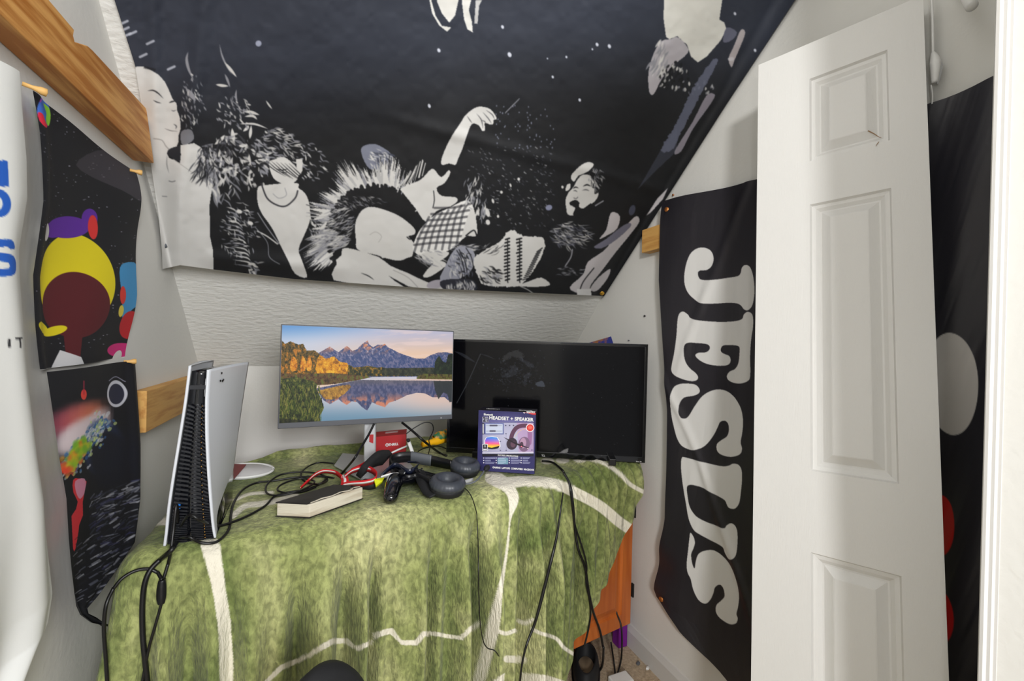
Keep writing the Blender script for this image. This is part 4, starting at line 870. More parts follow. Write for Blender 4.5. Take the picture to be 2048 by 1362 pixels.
# ---- monitor
def landscape():
    c = Canvas(540, 630, 930, 880, 4.0, (150, 180, 215)); c.tr(540, 630, 5.045); k = 4.0/5.045
    X, Y = np.meshgrid(np.arange(c.w)/k, np.arange(c.h)/k)
    def mixc(a, b, t): return np.array(a)/255.*(1-t[..., None])+np.array(b)/255.*t[..., None]
    sky = mixc((88, 150, 214), (206, 214, 232), sm(60, 330, Y+X*.05)); warm = sm(500, 1800, X+Y*1.3); sky = sky*(1-.9*warm[..., None])+mixc((196, 192, 214), (248, 206, 172), sm(150, 430, Y))*(.9*warm[..., None])
    cl = fbm(X/260, Y/40+X/900, 61); wc = sm(.52, .70, cl)*sm(900, 1400, X); sky = sky*(1-.5*wc[..., None])+np.array((250, 222, 214))/255.*(.5*wc[..., None])
    c.a[:] = sky
    hor = 615
    def mtn(sl):
        x, y = X[sl], Y[sl]; n = fbm(x/38+y/90, y/30, 63); n2 = fbm(x/14, y/16-x/30, 67); t = sm(420, 280, y)*sm(.40, .6, n)
        base = mixc((58, 76, 124), (112, 112, 146), sm(.35, .7, n2)); b = base*(1-t[..., None])+np.array((222, 140, 100))/255.*t[..., None]
        b = b*(1-sm(.68, .74, n2)*.5*sm(520, 330, y))[..., None]+np.array((228, 224, 232))/255.*(sm(.68, .74, n2)*.5*sm(520, 330, y))[..., None]; return b
    c.poly([(420, 470), (480, 390), (530, 360), (605, 318), (640, 345), (690, 375), (730, 345), (775, 312), (800, 330), (830, 362), (880, 345), (920, 300), (985, 258), (1005, 300), (1040, 325), (1085, 300), (1130, 300), (1160, 292), (1190, 325), (1240, 350), (1300, 380), (1380, 410), (1480, 440), (1560, 440), (1620, 405), (1700, 378), (1780, 375), (1860, 395), (1860, 640), (420, 640)], mtn, 0, 1, 6)
    def trees(lo, mid, hi, sd):
        def f(sl):
            x, y = X[sl], Y[sl]; n = fbm(x/22, y/30, sd)*.6+fbm(x/7, y/8, sd+3)*.4; t = sm(.32, .5, n)[..., None]; u_ = sm(.52, .68, n)[..., None]
            return (np.array(lo)*(1-t)+np.array(mid)*t)*(1-u_)/255.+np.array(hi)*u_/255.
        return f
    c.poly([(80, 260), (150, 290), (205, 268), (290, 300), (335, 290), (370, 360), (440, 355), (490, 390), (520, 430), (540, 620), (80, 700)], trees((34, 34, 12), (110, 84, 24), (206, 128, 36), 71), 2, 1, 14)
    for x, w in ((240, 60), (335, 50), (395, 46)): c.poly([(x-w*.5, 560), (x-w*.6, 480), (x, 415), (x+w*.6, 480), (x+w*.4, 560)], trees((150, 80, 14), (232, 142, 28), (250, 184, 62), 73), 2, .95, 12)
    c.poly([(480, 450), (510, 405), (560, 440), (600, 430), (650, 420), (700, 470), (750, 480), (790, 500), (800, 620), (480, 620)], trees((140, 84, 12), (224, 146, 22), (250, 190, 50), 77), 2, 1, 14)
    c.poly([(790, 500), (850, 530), (940, 520), (1000, 515), (1080, 530), (1130, 525), (1200, 545), (1400, 535), (1650, 530), (1860, 540), (1860, 615), (780, 620)], trees((22, 30, 16), (66, 64, 22), (168, 120, 30), 81), 0, 1, 10)
    c.poly([(1130, 535), (1660, 535), (1660, 612), (1130, 612)], trees((16, 24, 22), (40, 48, 38), (70, 72, 50), 83), 0, .9, 8)
    c.poly([(1650, 600), (1665, 470), (1705, 410), (1745, 470), (1775, 480), (1800, 395), (1860, 390), (1860, 620)], trees((8, 18, 14), (20, 36, 22), (36, 52, 26), 85), 0, 1, 10)
    c.poly([(80, 590), (300, 600), (600, 585), (900, 610), (1020, 630), (900, 660), (700, 690), (470, 710), (80, 720)], trees((58, 38, 22), (106, 76, 40), (96, 110, 40), 87), 2, 1, 8)
    # lake
    def lake(sl):
        x, y = X[sl], Y[sl]; yy = 2*635-y; b = mixc((206, 204, 214), (112, 150, 176), sm(800, 1080, y)); w = sm(900, 1700, x)*sm(1120, 800, y); b = b*(1-.75*w[..., None])+np.array((240, 200, 178))/255.*.75*w[..., None]; return b
    c.poly([(470, 740), (700, 690), (900, 655), (1020, 628), (1480, 622), (1480, 650), (1860, 655), (1860, 1130), (80, 1130)], lake)
    def refl(sl):
        x, y = X[sl], Y[sl]; n = fbm(x/40, y/60, 63); n2 = fbm(x/14, y/26, 91); t = sm(760, 900, y)*sm(.42, .62, n); b = mixc((66, 74, 112), (104, 104, 136), sm(.35, .7, n2)); f = sm(735, 660, y); b = b*(1-.5*f[..., None])+np.array((120, 108, 104))/255.*.5*f[..., None]; return b*(1-t[..., None])+np.array((214, 136, 108))/255.*t[..., None]
    c.poly([(470, 740), (900, 655), (1860, 665), (1860, 880), (1820, 880), (1760, 830), (1640, 830), (1560, 790), (1480, 785), (1380, 810), (1280, 860), (1200, 885), (1160, 930), (1080, 905), (1030, 880), (980, 965), (930, 930), (880, 880), (825, 870), (775, 908), (730, 880), (690, 850), (605, 900), (540, 860), (500, 800)], refl, 0, 1, 6)
    c.poly([(500, 760), (800, 700), (790, 760), (700, 830), (640, 850), (560, 850), (510, 800)], trees((120, 80, 30), (196, 136, 34), (232, 170, 50), 93), 2, .8, 14)
    c.poly([(1650, 665), (1860, 665), (1860, 870), (1810, 880), (1790, 800), (1750, 780), (1700, 850), (1665, 760)], (40, 46, 46), 0, .85, 8)
    c.poly([(1020, 626), (1480, 622), (1470, 648), (1250, 640), (1100, 640)], (214, 212, 226), 0, .9); c.poly([(1490, 615), (1560, 592), (1860, 600), (1860, 652), (1480, 645)], trees((48, 40, 20), (92, 80, 36), (96, 110, 40), 95), 0)
    # reeds
    c.poly([(80, 650), (440, 670), (470, 740), (520, 860), (545, 940), (500, 1020), (480, 1130), (80, 1130)], trees((18, 26, 8), (62, 74, 24), (128, 124, 56), 97), 2, 1, 10)
    r = random.Random(9)
    for _ in range(420):
        x = r.uniform(90, 520); y = r.uniform(760, 1100); L = r.uniform(30, 110); a = r.uniform(-.35, .35); c.line([(x, y), (x+L*math.sin(a)*.5, y-L*.6), (x+L*math.sin(a)*1.2, y-L)], r.uniform(3, 6), r.choice(((24, 38, 10), (70, 92, 28), (110, 122, 40), (150, 140, 70), (12, 18, 6))), 3, .8, True)
    c.poly([(80, 1040), (300, 1060), (480, 1075), (480, 1130), (80, 1130)], (14, 16, 8), 0, .6, 12)
    c.blur(1); return c
M = Fr(quad((562, 648), (908, 662), (905, 838), (556, 858), .54))
mon = empty('monitor', [M.p(M.w/2, 0)[0], M.p(M.w/2, 0)[1]+.03, .77], 'flat monitor showing a mountain lake landscape on a silver stand', 'monitor')
M.box('frame', 0, 0, M.w, M.h, -.012, 0, MFRAME, mon, .0015); M.box('back_cover', .03, .03, M.w-.03, M.h-.02, -.040, -.0125, MBLKM, mon, .006)
M.sheet('screen', .0035, .0035, M.w-.0035, M.h-.0165, .0006, (760, 420), landscape(), MSCR, mon)
lathe('power_light', [(0, 0), (.0018, 0), (.0015, .0008), (0, .001)], M.p(M.w-.041, M.h-.006, 0), M.n, MWHITE, mon, 10)
nb0 = onY(739, 852, 1.478+.035); nb1 = top(741, 925)
nx0, nx1 = float(nb0[0]), float(nb1[0]); ny = float(M.p(M.w/2, M.h)[1])+.045
ZB = ZT+.006
P_ = lambda x, y, Y: onY(x, y, Y)
YN = 1.50
hexa('stand_neck', [P_(728, 846, YN), P_(752, 847, YN), (P_(752, 900, YN)[0], YN, ZB+.004), (P_(728, 900, YN)[0], YN, ZB+.004)]+[np.array(p)+np.array([.004, .030, 0]) for p in [P_(728, 846, YN), P_(752, 847, YN), (P_(752, 900, YN)[0], YN, ZB+.004), (P_(728, 900, YN)[0], YN, ZB+.004)]], MSILV, mon, .004)
nc = P_(740, 880, YN); 
hexa('neck_mount', [nc+np.array([a, b, c_]) for a, b, c_ in ((-.02, .005, .06), (.02, .005, .06), (.02, .005, .12), (-.02, .005, .12), (-.02, .035, .06), (.02, .035, .06), (.02, .035, .12), (-.02, .035, .12))], MSILV, mon, .002)
cs_ = P_(743, 880, YN-.001); sq = [(-.007, .018), (.006, .018), (.006, -.012), (-.007, -.006)]
prism('cable_slot', [cs_+np.array([a, 0, b]) for a, b in sq], (0, .004, 0), MRED, mon)
bs = [top(668, 935), top(726, 965), top(800, 925), top(742, 905)]
prism('stand_base', [(bs[0][0], bs[0][1], ZB), (bs[1][0], bs[1][1], ZB), (bs[1][0]+.17, bs[1][1]+.02, ZB), (bs[1][0]+.16, bs[1][1]+.19, ZB), (bs[0][0]+.03, bs[0][1]+.15, ZB)], (0, 0, .006), MSILV, mon, .002)
# ---- television
def tv_art():
    c = Canvas(880, 670, 1310, 940, 3.0, (9, 9, 12)); c.tr(880, 660, 4.452); r = random.Random(4); S = (74, 80, 92)
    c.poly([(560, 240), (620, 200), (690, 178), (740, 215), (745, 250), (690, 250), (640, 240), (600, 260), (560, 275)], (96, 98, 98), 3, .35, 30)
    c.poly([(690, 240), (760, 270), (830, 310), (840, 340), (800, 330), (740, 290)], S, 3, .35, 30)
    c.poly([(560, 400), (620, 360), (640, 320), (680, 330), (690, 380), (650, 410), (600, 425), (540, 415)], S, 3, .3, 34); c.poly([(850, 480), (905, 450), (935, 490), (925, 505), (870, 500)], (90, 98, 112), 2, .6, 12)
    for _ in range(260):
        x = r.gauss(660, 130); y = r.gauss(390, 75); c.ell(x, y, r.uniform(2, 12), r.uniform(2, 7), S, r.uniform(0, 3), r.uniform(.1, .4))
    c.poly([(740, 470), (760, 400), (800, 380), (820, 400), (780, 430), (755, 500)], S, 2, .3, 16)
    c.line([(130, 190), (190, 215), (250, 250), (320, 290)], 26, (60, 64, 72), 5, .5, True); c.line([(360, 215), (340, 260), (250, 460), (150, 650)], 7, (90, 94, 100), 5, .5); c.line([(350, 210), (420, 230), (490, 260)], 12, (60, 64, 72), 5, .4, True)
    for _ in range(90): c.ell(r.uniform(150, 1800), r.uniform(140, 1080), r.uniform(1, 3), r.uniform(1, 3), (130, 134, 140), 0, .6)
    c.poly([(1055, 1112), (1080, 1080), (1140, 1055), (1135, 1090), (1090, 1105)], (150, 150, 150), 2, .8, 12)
    c.blur(1); return c
T = Fr(quad((899, 681), (1296, 692), (1290, 929), (893, 907), .73))
T.o = T.o+np.array([0, 0, .006])
tv = empty('television', [T.p(T.w/2, 0)[0], T.p(T.w/2, 0)[1]+.03, .77], 'black flat television standing on the blanket behind the headset box', 'television')
T.box('back_cover', .02, .05, T.w-.02, T.h-.03, -.055, -.0205, MBLKM, tv, .008)
T.box('frame', 0, 0, T.w, T.h, -.020, 0, MBLK, tv, .002)
TA = tv_art(); T.sheet('screen', .010, .010, T.w-.010, T.h-.020, .0004, (420, 240), TA, MTV, tv)
for (a, b, c_, d) in ((0, 0, T.w, .009), (0, T.h-.019, T.w, T.h), (0, .009, .009, T.h-.019), (T.w-.009, .009, T.w, T.h-.019)): T.box('bezel', a, b, c_, d, -.001, .003, MGLOSS, tv, .001)
for u_ in (.12, T.w-.12): T.box('foot', u_-.012, T.h-.02, u_+.012, T.h+.003, -.07, .05, MBLK, tv, .002)
def tvtext(s, x, y, fit, size=.012):
    q_ = onP(x, y, T.p(0, 0, .0034), T.n); return text('lettering', s, size, q_, T.r, -T.d, MWHITE, tv, .0002, fit)
tvtext('TCL', 1083, 913, .013, .010); tvtext('Roku TV', 1272, 924, .019, .006)
# ---- picture card behind the television
cq = [onY(1162, 690, 1.52), onY(1222, 673, 1.50), onY(1230, 692, 1.50)]
up_ = [cq[0]+np.array([.10, .0, -.22]), cq[0], cq[1], cq[2]+np.array([.12, 0, -.14])]
cd = prism('picture_card', [cq[0]+np.array([-.02, 0, -.006]), cq[1], cq[1]+np.array([.09, .01, -.19]), cq[0]+np.array([.06, .01, -.23])], (.0, .003, 0), mat('card_blue', (38, 48, 128), .5, var=(30, (150, 96, 60), .52, .6)))
tag(cd, 'corner of a blue and brown picture card sticking up behind the television', 'card')
# ---- headset box
def box_art():
    c = Canvas(945, 800, 1085, 950, 8.0, (44, 42, 98)); c.tr(930, 780, 8.012); k = 8.0/8.012
    X, Y = np.meshgrid(np.arange(c.w)/k+120, np.arange(c.h)/k+160)
    e = np.clip(1-np.hypot((X-680)/520, (Y-760)/420), 0, 1)[..., None]; c.a[:] = np.array((40, 38, 92))/255.*(1-e)+np.array((150, 146, 196))/255.*e
    L = (226, 224, 232); G_ = (176, 176, 204); WH = (240, 240, 244)
    c.poly([(280, 525), (1100, 525), (1100, 1020), (280, 1020)], (196, 196, 214), 0, .75); c.poly([(830, 525), (1100, 525), (1100, 1000), (860, 1010)], (190, 120, 180), 0, .35)
    c.poly([(890, 325), (1140, 325), (1140, 400), (1080, 395), (960, 360)], (196, 30, 34)); c.poly([(925, 352), (950, 330), (972, 352), (950, 378)], WH); c.ell(950, 353, 9, 9, (150, 20, 30))
    c.poly([(380, 478), (1098, 478), (1098, 512), (380, 512)], (120, 116, 168), 0, .6)
    c.poly([(275, 430), (370, 425), (378, 515), (275, 515)], (150, 150, 170)); 
    c.poly([(275, 530), (310, 530), (310, 710), (275, 710)], (24, 24, 44)); c.poly([(283, 545), (298, 545), (298, 700), (283, 700)], WH)
    c.poly([(310, 530), (622, 530), (622, 712), (310, 712)], (96, 104, 160)); c.poly([(330, 545), (605, 545), (605, 695), (330, 695)], (196, 204, 224))
    for y in (570, 658): c.line([(340, y), (590, y)], 6, (120, 120, 140), 0); c.line([(405, y), (510 if y < 600 else 480, y)], 26, (86, 84, 104), 0)
    for x in (652, 715, 778): c.ell(x, 568, 12, 10, (70, 70, 96))
    # rainbow speaker
    c.poly([(340, 755), (520, 755), (565, 870), (552, 925), (430, 950), (345, 925), (310, 860)], WH, 2)
    def rb(sl):
        y = Y[sl]; x = X[sl]; t = np.clip((y-760)/170, 0, 1); h = (x-320)/230
        cs = np.stack([np.interp(t, [0, .3, .55, .8, 1], [60, 150, 240, 250, 255]), np.interp(t, [0, .3, .55, .8, 1], [120, 90, 90, 190, 230])+40*h*(t < .5), np.interp(t, [0, .3, .55, .8, 1], [225, 220, 160, 60, 30])], -1)/255.; return np.clip(cs, 0, 1)
    c.poly([(345, 762), (512, 762), (552, 868), (545, 910), (430, 935), (350, 915), (322, 860)], rb, 2); c.poly([(330, 905), (430, 925), (545, 895), (530, 935), (430, 950), (350, 935)], (24, 20, 26), 2)
    c.poly([(278, 865), (365, 865), (365, 978), (278, 978)], WH); c.poly([(286, 873), (357, 873), (357, 970), (286, 970)], (26, 26, 34)); c.ell(320, 905, 22, 26, (60, 60, 66)); c.poly([(310, 890), (330, 890), (322, 925)], WH); c.poly([(292, 942), (350, 942), (350, 962), (292, 962)], L)
    for x, y in ((565, 825), (567, 968), (660, 968), (657, 700), (1072, 962)): c.ell(x, y, 12, 10, (90, 90, 120))
    c.line([(658, 700), (660, 960)], 4, (120, 120, 150), 0)
    # pictured headphones
    c.line([(735, 800), (760, 700), (820, 610), (900, 575), (980, 570)], 66, (88, 52, 78), 6); c.line([(1035, 660), (1040, 740), (1030, 850)], 70, (150, 104, 150), 6)
    c.line([(790, 760), (850, 680), (930, 630), (990, 620)], 6, (224, 190, 120)); c.ell(752, 862, 86, 96, (52, 38, 54), .2); c.ell(770, 870, 40, 50, (96, 66, 84)); c.ell(948, 870, 92, 120, (120, 92, 122), .1); c.ell(930, 850, 50, 84, (176, 140, 168), .1); c.ell(905, 880, 30, 50, (74, 50, 70), .1)
    c.line([(622, 760), (700, 800), (830, 865), (950, 905), (1030, 935)], 26, (34, 22, 34), 6, 1, True); c.ell(905, 905, 12, 10, (255, 120, 150)); c.ell(1008, 938, 10, 8, (250, 230, 220))
    c.ell(1043, 605, 66, 66, WH); c.ell(1043, 605, 56, 56, (214, 62, 56)); c.ell(1043, 600, 34, 24, (236, 130, 110), 0, .6)
    c.poly([(275, 1000), (1098, 990), (1098, 1010), (275, 1020)], L, 0, .7); c.poly([(275, 1025), (1098, 1020), (1098, 1062), (275, 1066)], (20, 20, 34))
    r = random.Random(2)
    for x0 in (300, 500, 710, 900):
        if x0 == 500: c.poly([(520, 1085), (690, 1085), (690, 1190), (520, 1190)], (110, 150, 168))
        for j in range(3):
            y = 1090+j*38; c.ell(x0, y, 9, 9, L)
            for q_ in range(2): c.line([(x0+26, y-6+q_*15), (x0+26+r.uniform(80, 160), y-6+q_*15)], 7, (196, 200, 226), 0, .8)
    c.blur(1); return c
Bx = Fr(quad((957, 820), (1072, 818), (1072, 937), (959, 937), .19)); Bx.d = np.array([0, 0, -1.]); Bx.n = np.cross(Bx.r, Bx.d); Bx.r[2] = 0; Bx.r = nrm(Bx.r); Bx.n = np.cross(Bx.r, Bx.d); Bx.n *= np.sign(Bx.n@(O-Bx.o))
bx = empty('headset_box', Bx.p(.095, .205), 'purple boxed headset and speaker set with a headphone picture, standing before the television', 'box')
MBOX = mat('box_side', (30, 28, 40), .4)
Bx.box('carton', 0, 0, Bx.w, .200, -.075, 0, MBOX, bx, .001)
Bx.sheet('front_print', .0005, .0005, Bx.w-.0005, .1995, .0006, (330, 350), box_art(), MPAP, bx)
def bxt(s, x, y, fit, m_=MWHITE, cap=.0075, bold=.0002):
    x, y = 930+x/8.012, 780+y/8.012; q_ = onP(x, y, Bx.p(0, 0, .0009), Bx.n); return text('lettering', s, cap/.7, q_, Bx.r, -Bx.d, m_, bx, .0002, fit, bold)
mm = .19/925.
bxt('HEADSET + SPEAKER', 385, 468, 712*mm, cap=.0108, bold=.0005); bxt('Bluetooth', 300, 405, 148*mm, cap=.0066, bold=.0003); bxt('2', 285, 502, 46*mm, MBLKM, .0135, .0006); bxt('in', 340, 465, 24*mm, MBLKM, .0055); bxt('1', 346, 505, 9*mm, MBLKM, .0065); bxt('SENTRY', 985, 368, 140*mm, cap=.0062, bold=.0003)
bxt('GAMING  LAPTOPS  COMPUTERS  MACBOOK', 440, 1252, 670*mm, cap=.0055, bold=.0003); bxt('FEATURES | SPECIFICATIONS', 525, 1056, 325*mm, cap=.0048, bold=.0001)
q_ = Bx.p(.02, 0, -.030)+np.array([0, 0, .0006]); text('lettering', 'HEADSET KIT', .01, q_, Bx.r, -Bx.n, MWHITE, bx, .0002, .045); text('lettering', 'SENTRYUSA', .01, Bx.p(.13, 0, -.030)+np.array([0, 0, .0006]), Bx.r, -Bx.n, MWHITE, bx, .0002, .045)
# ---- red box, folding stand and toy behind the monitor stand
rq = [onY(751, 874, 1.62), onY(812, 868, 1.60), onY(812, 918, 1.60), onY(751, 922, 1.62)]
R_ = Fr([rq[0], rq[1], rq[2], rq[3]]); R_.d = np.array([0, 0, -1.]); R_.n = np.cross(R_.r, R_.d); R_.n *= np.sign(R_.n@(O-R_.o)); hh = float(R_.o[2]-ZT-.003)
rb = empty('carton_box', R_.p(.06, hh), 'small red carton with white lettering behind the monitor stand', 'box')
R_.box('carton', -.035, 0, R_.w, hh, -.09, 0, MRED, rb, .001); R_.box('label_sticker', .03, -.0006, .075, 0, -.07, -.045, mat('pale_label', (205, 170, 170), .6), rb)
text('lettering', 'THRILL', .012, onP(777, 892, R_.p(0, 0, .0012), R_.n), R_.r, (0, 0, 1), MWHITE, rb, .0003, .035, .0005); 
lathe('logo_ring', [(.003, 0), (.006, 0), (.006, .0006), (.003, .0006)], onP(774, 890, R_.p(0, 0, .0006), R_.n), R_.n, MWHITE, rb, 14)
fs = empty('folding_stand', top(824, 912), 'white hinged folding stand leaning beside the red carton', 'stand')
strip('leg', [onY(816, 880, 1.53), onY(828, 914, 1.50)], .011, .006, (1, 0, 0), MWHITE, fs, smooth=0); strip('arm', [onY(816, 891, 1.54), onY(797, 899, 1.52), onY(778, 908, 1.50)], .005, .005, (0, 0, 1), MWHITE, fs, smooth=0)
lathe('hinge', [(0, 0), (.006, 0), (.006, .01), (0, .01)], onY(816, 880, 1.525), (0, -1, 0), MBLKM, fs, 14, smooth=False)
ty = empty('bottle', top(868, 900, .02), 'yellow-capped bottle with a green printed label lying beside the television', 'bottle')
a_, b_ = onY(845, 889, 1.60), onY(902, 874, 1.66)
lathe('cap', [(0, 0), (.010, 0), (.011, .004), (.011, .045), (.016, .060), (.016, .11), (0, .11)], a_, b_-a_, MORY, ty, 20); a2 = a_+nrm(b_-a_)*.072+np.array([0, .004, .012])
lathe('label', [(.010, -.02), (.020, .0), (.022, .06), (.012, .075)], a2, b_-a_+np.array([0, 0, .006]), MGRN, ty, 20)
# ---- book
b0, b1_, b3_ = top(618, 1040), top(727, 1001), top(583, 1017)
bk = empty('book', (b0+b1_)/2, 'thick worn book with a dark cover, lying at the front edge of the blanket', 'book')
bd = b0-b1_; e_ = nrm(np.array([bd[0], bd[1], 0])); f_ = np.array([-e_[1], e_[0], 0]); f_ *= np.sign(f_[1]); LB = float(np.linalg.norm(bd[:2])); WB = .085; zb0 = float(min(b0[2], b1_[2]))+.004; HB = .034
f_ = nrm(f_*.9+e_*.5); f2 = f_
def bp_(a, b, z): return b1_*[1, 1, 0]+e_*a+f2*b+np.array([0, 0, zb0+z])
def hx(name, a0, a1, b0_, b1__, z0, z1, m_, par, bev=0): return hexa(name, [bp_(a0, b0_, z1), bp_(a1, b0_, z1), bp_(a1, b1__, z1), bp_(a0, b1__, z1), bp_(a0, b0_, z0), bp_(a1, b0_, z0), bp_(a1, b1__, z0), bp_(a0, b1__, z0)], m_, par, bev)
hx('pages', .002, LB-.002, .001, WB-.002, .002, HB-.001, MPAGE, bk, .002); hx('cover', 0, LB, .006, WB, HB-.001, HB+.002, MCOV, bk, .001); hx('cover', 0, LB, 0, WB, 0, .002, MCOV, bk, .0008)
g_ = []
for k in range(9): g_.append(bp_(LB*(.04+.92*k/8.), .005+.004*math.sin(k*2.3)+.002*(k % 2), HB+.0022))
strip('torn_edge', g_, [.004, .007, .003, .006, .002], .0012, f2, MPAGE, bk)
# ---- game console
CY = 1.092
rbR, rbL = top(436, 1080), top(331, 1094)
def cpt(x, y, Y=CY): return onY(x, y, Y)
con = empty('game_console', (rbL+rbR)/2, 'tall white and black game console standing at the left end of the blanket', 'console')
zbm = float(ZT)+.012
def surf(name, fr_, bk_, th_, nside, m_):   # panel between a rear edge curve and a front edge curve
    fr_ = crom(fr_, 8); bk_ = crom(bk_, 8); n = len(fr_); U = np.linspace(0, 1, 24)[None, :, None]
    A_ = fr_[:, None]; B_ = bk_[:, None]; P = A_+(B_-A_)*U; nn = np.array(nside, float)
    bul = np.sin(U*math.pi)*.006; P = P+nn*bul; P[..., 2] += (np.cos(np.linspace(-1, 1, 24)*1.3)[None, :]-1)*.004
    G_ = np.concatenate([P, P[:, ::-1]-nn*th_], 1); G_ = np.concatenate([G_.mean(1, keepdims=True)[:1].repeat(G_.shape[1], 1)*0+G_[:1].mean(1, keepdims=True).repeat(G_.shape[1], 1), G_, G_[-1:].mean(1, keepdims=True).repeat(G_.shape[1], 1)], 0)
    G_[0] = (P[0, :1]+P[0, -1:])/2; G_[-1] = (P[-1, :1]+P[-1, -1:])/2
    return link(name, grid_mesh(G_, wrap=True), m_, con, True)
yy_ = [737, 800, 870, 940, 1010, 1050, 1079]
xr = [418, 414.5, 415, 418.5, 424, 428, 432]
rearR = [cpt(x, y) for x, y in zip(xr, yy_)]
fx_ = [(498, 722), (486, 800), (476, 870), (466, 940), (452, 985), (440, 1005), (432, 1014)]
frontR = [onY(x, y, 1.335) for x, y in fx_]; frontR[-1][2] = rearR[-1][2] = zbm; frontR[-2][2] = max(frontR[-2][2], zbm+.02)
surf('side_panel', rearR, frontR, .004, (1, 0, 0), MPS)
xl_r = [377, 368, 357, 345.5, 335, 330, 326]; yl_r = [729, 800, 870, 940, 1010, 1060, 1094]
rearL = [cpt(x, y, CY-.004) for x, y in zip(xl_r, yl_r)]
frontL = [onY(x, y, 1.335) for x, y in ((424, 718), (412, 790), (402, 850), (392, 910), (385, 960), (380, 990), (376, 1010))]; rearL[-1][2] = zbm-.002; frontL[-1][2] = zbm
surf('side_panel', rearL, frontL, .0045, (-1, 0, 0), MPS)
# black core: quad rows between the panels
cl_ = [(384, 742), (375, 810), (364, 880), (352, 950), (342, 1020), (338, 1060), (335, 1092)]; cr_ = [(416, 738), (413, 810), (413.5, 880), (417, 950), (423, 1020), (427, 1050), (430, 1079)]
Lc_ = crom([cpt(*p, CY+.006) for p in cl_], 6); Rc_ = crom([cpt(*p, CY+.006) for p in cr_], 6)
Lc_[:, 2] = np.maximum(Lc_[:, 2], zbm-.006); Rc_[:, 2] = np.maximum(Rc_[:, 2], zbm-.006); m_ = np.minimum(Lc_[:, 2], Rc_[:, 2]); Lc_[:, 2] = Rc_[:, 2] = m_
bk3 = np.array([.010, .235, 0]); LcB = Lc_+bk3; RcB = Rc_+bk3; tt = np.linspace(0, 1, len(Lc_))[:, None]; LcB[:, :1] -= .0; RcB[:, :1] -= .02*tt
Gc = np.stack([Lc_, Rc_, RcB, LcB], 1); Gc = np.concatenate([Gc[:1].mean(1, keepdims=True).repeat(4, 1), Gc, Gc[-1:].mean(1, keepdims=True).repeat(4, 1)], 0)
link('core', grid_mesh(Gc, wrap=True), MGLOSS, con)
def cf(u_, t_, n=0):          # point on the rear face: u 0..1 left-right, t 0..1 top-bottom
    i = t_*(len(Lc_)-1); a = int(min(i, len(Lc_)-2)); f = i-a; l = Lc_[a]*(1-f)+Lc_[a+1]*f; r_ = Rc_[a]*(1-f)+Rc_[a+1]*f; return l+(r_-l)*u_+np.array([0, -n, 0])
def fins(u0_, u1_, n, name):
    bm = bmesh.new()
    for k in range(n):
        t0 = .16+.80*k/n; t1 = t0+.80/n*.45; dp = .006
        v = [bm.verts.new(tuple(p)) for p in (cf(u0_, t0, .001), cf(u1_, t0+.012, .001), cf(u1_, t1+.012, .001), cf(u0_, t1, .001), cf(u0_, t0, dp), cf(u1_, t0+.012, dp), cf(u1_, t1+.012, dp), cf(u0_, t1, dp))]
        for f in ((4, 5, 6, 7), (0, 4, 7, 3), (1, 2, 6, 5), (0, 1, 5, 4), (3, 7, 6, 2)): bm.faces.new([v[i] for i in f])
    return bm_obj(name, bm, MVENT, con)
fins(.06, .42, 42, 'vent_fins'); fins(.50, .78, 46, 'vent_fins'); fins(.82, .97, 46, 'vent_fins')
bm = bmesh.new()
for k in range(28):
    p = cf(.80, .17+.80*k/28, .003); box_bm(bm, (p[0], p[1], p[2]), (.0012, .001, .0018))
bm_obj('vent_dots', bm, mat('amber_dot', (190, 140, 60), .5), con)
p = cf(.18, .62, .002); box('usb_port', tuple(p), (.006, .004, .014), MBLUE, con)
p = cf(.45, .09, .001); box('top_socket', tuple(p), (.028, .004, .010), MVENT, con, bevel=.001)
strip('seam', [cf(.90, .05, .002), cf(.88, .13, .002)], .0008, .0006, (1, 0, 0), MSILV, con, smooth=0)
for x, y, w_ in ((436.5, 750, .006), (434, 765, .006), (440, 764, .005), (438, 766, .004)):      # worn marks of the panel logo
    t_ = (x-418)/(498-418); a0 = cpt(418, y); a1 = onY(498, y-13, 1.335); pp = a0+(a1-a0)*t_*.9
    strip('logo_mark', [pp+np.array([.0045, 0, .002]), pp+np.array([.0048, .004, -.001]), pp+np.array([.0048, .008, .001])], .003, .0008, (0, 0, 1), MBLK, con, smooth=3)
# ---- white oval pouch behind the console
pc = top(503, 948); wp_ = empty('pouch', pc, 'flat white oval mesh pouch with a dark red patch, lying right of the game console', 'pouch')
dk = lathe('body', [(0, 0), (.066, 0), (.070, .004), (.062, .009), (0, .013)], pc+np.array([-.02, 0, .006]), (0.05, -.12, 1), mat('mesh_white', (205, 204, 204), .6, bump=(120, .4, .002)), wp_, 40, (1.15, .8))
tp_ = [pc+np.array([-.02+1.15*.070*math.cos(a), .8*.070*math.sin(a)*1.0, .013-.05*1.15*.07*math.cos(a)+.1*.056*math.sin(a)]) for a in np.linspace(0, 2*math.pi, 33)]
tube('rim', tp_, .004, MWHITE, wp_, 8, 0)
prism('patch', [top(466, 945)+[0, 0, .026], top(492, 945)+[0, 0, .024], top(467, 972)+[0, 0, .018]], (0, 0, .002), mat('dark_red', (120, 26, 30), .5), wp_)
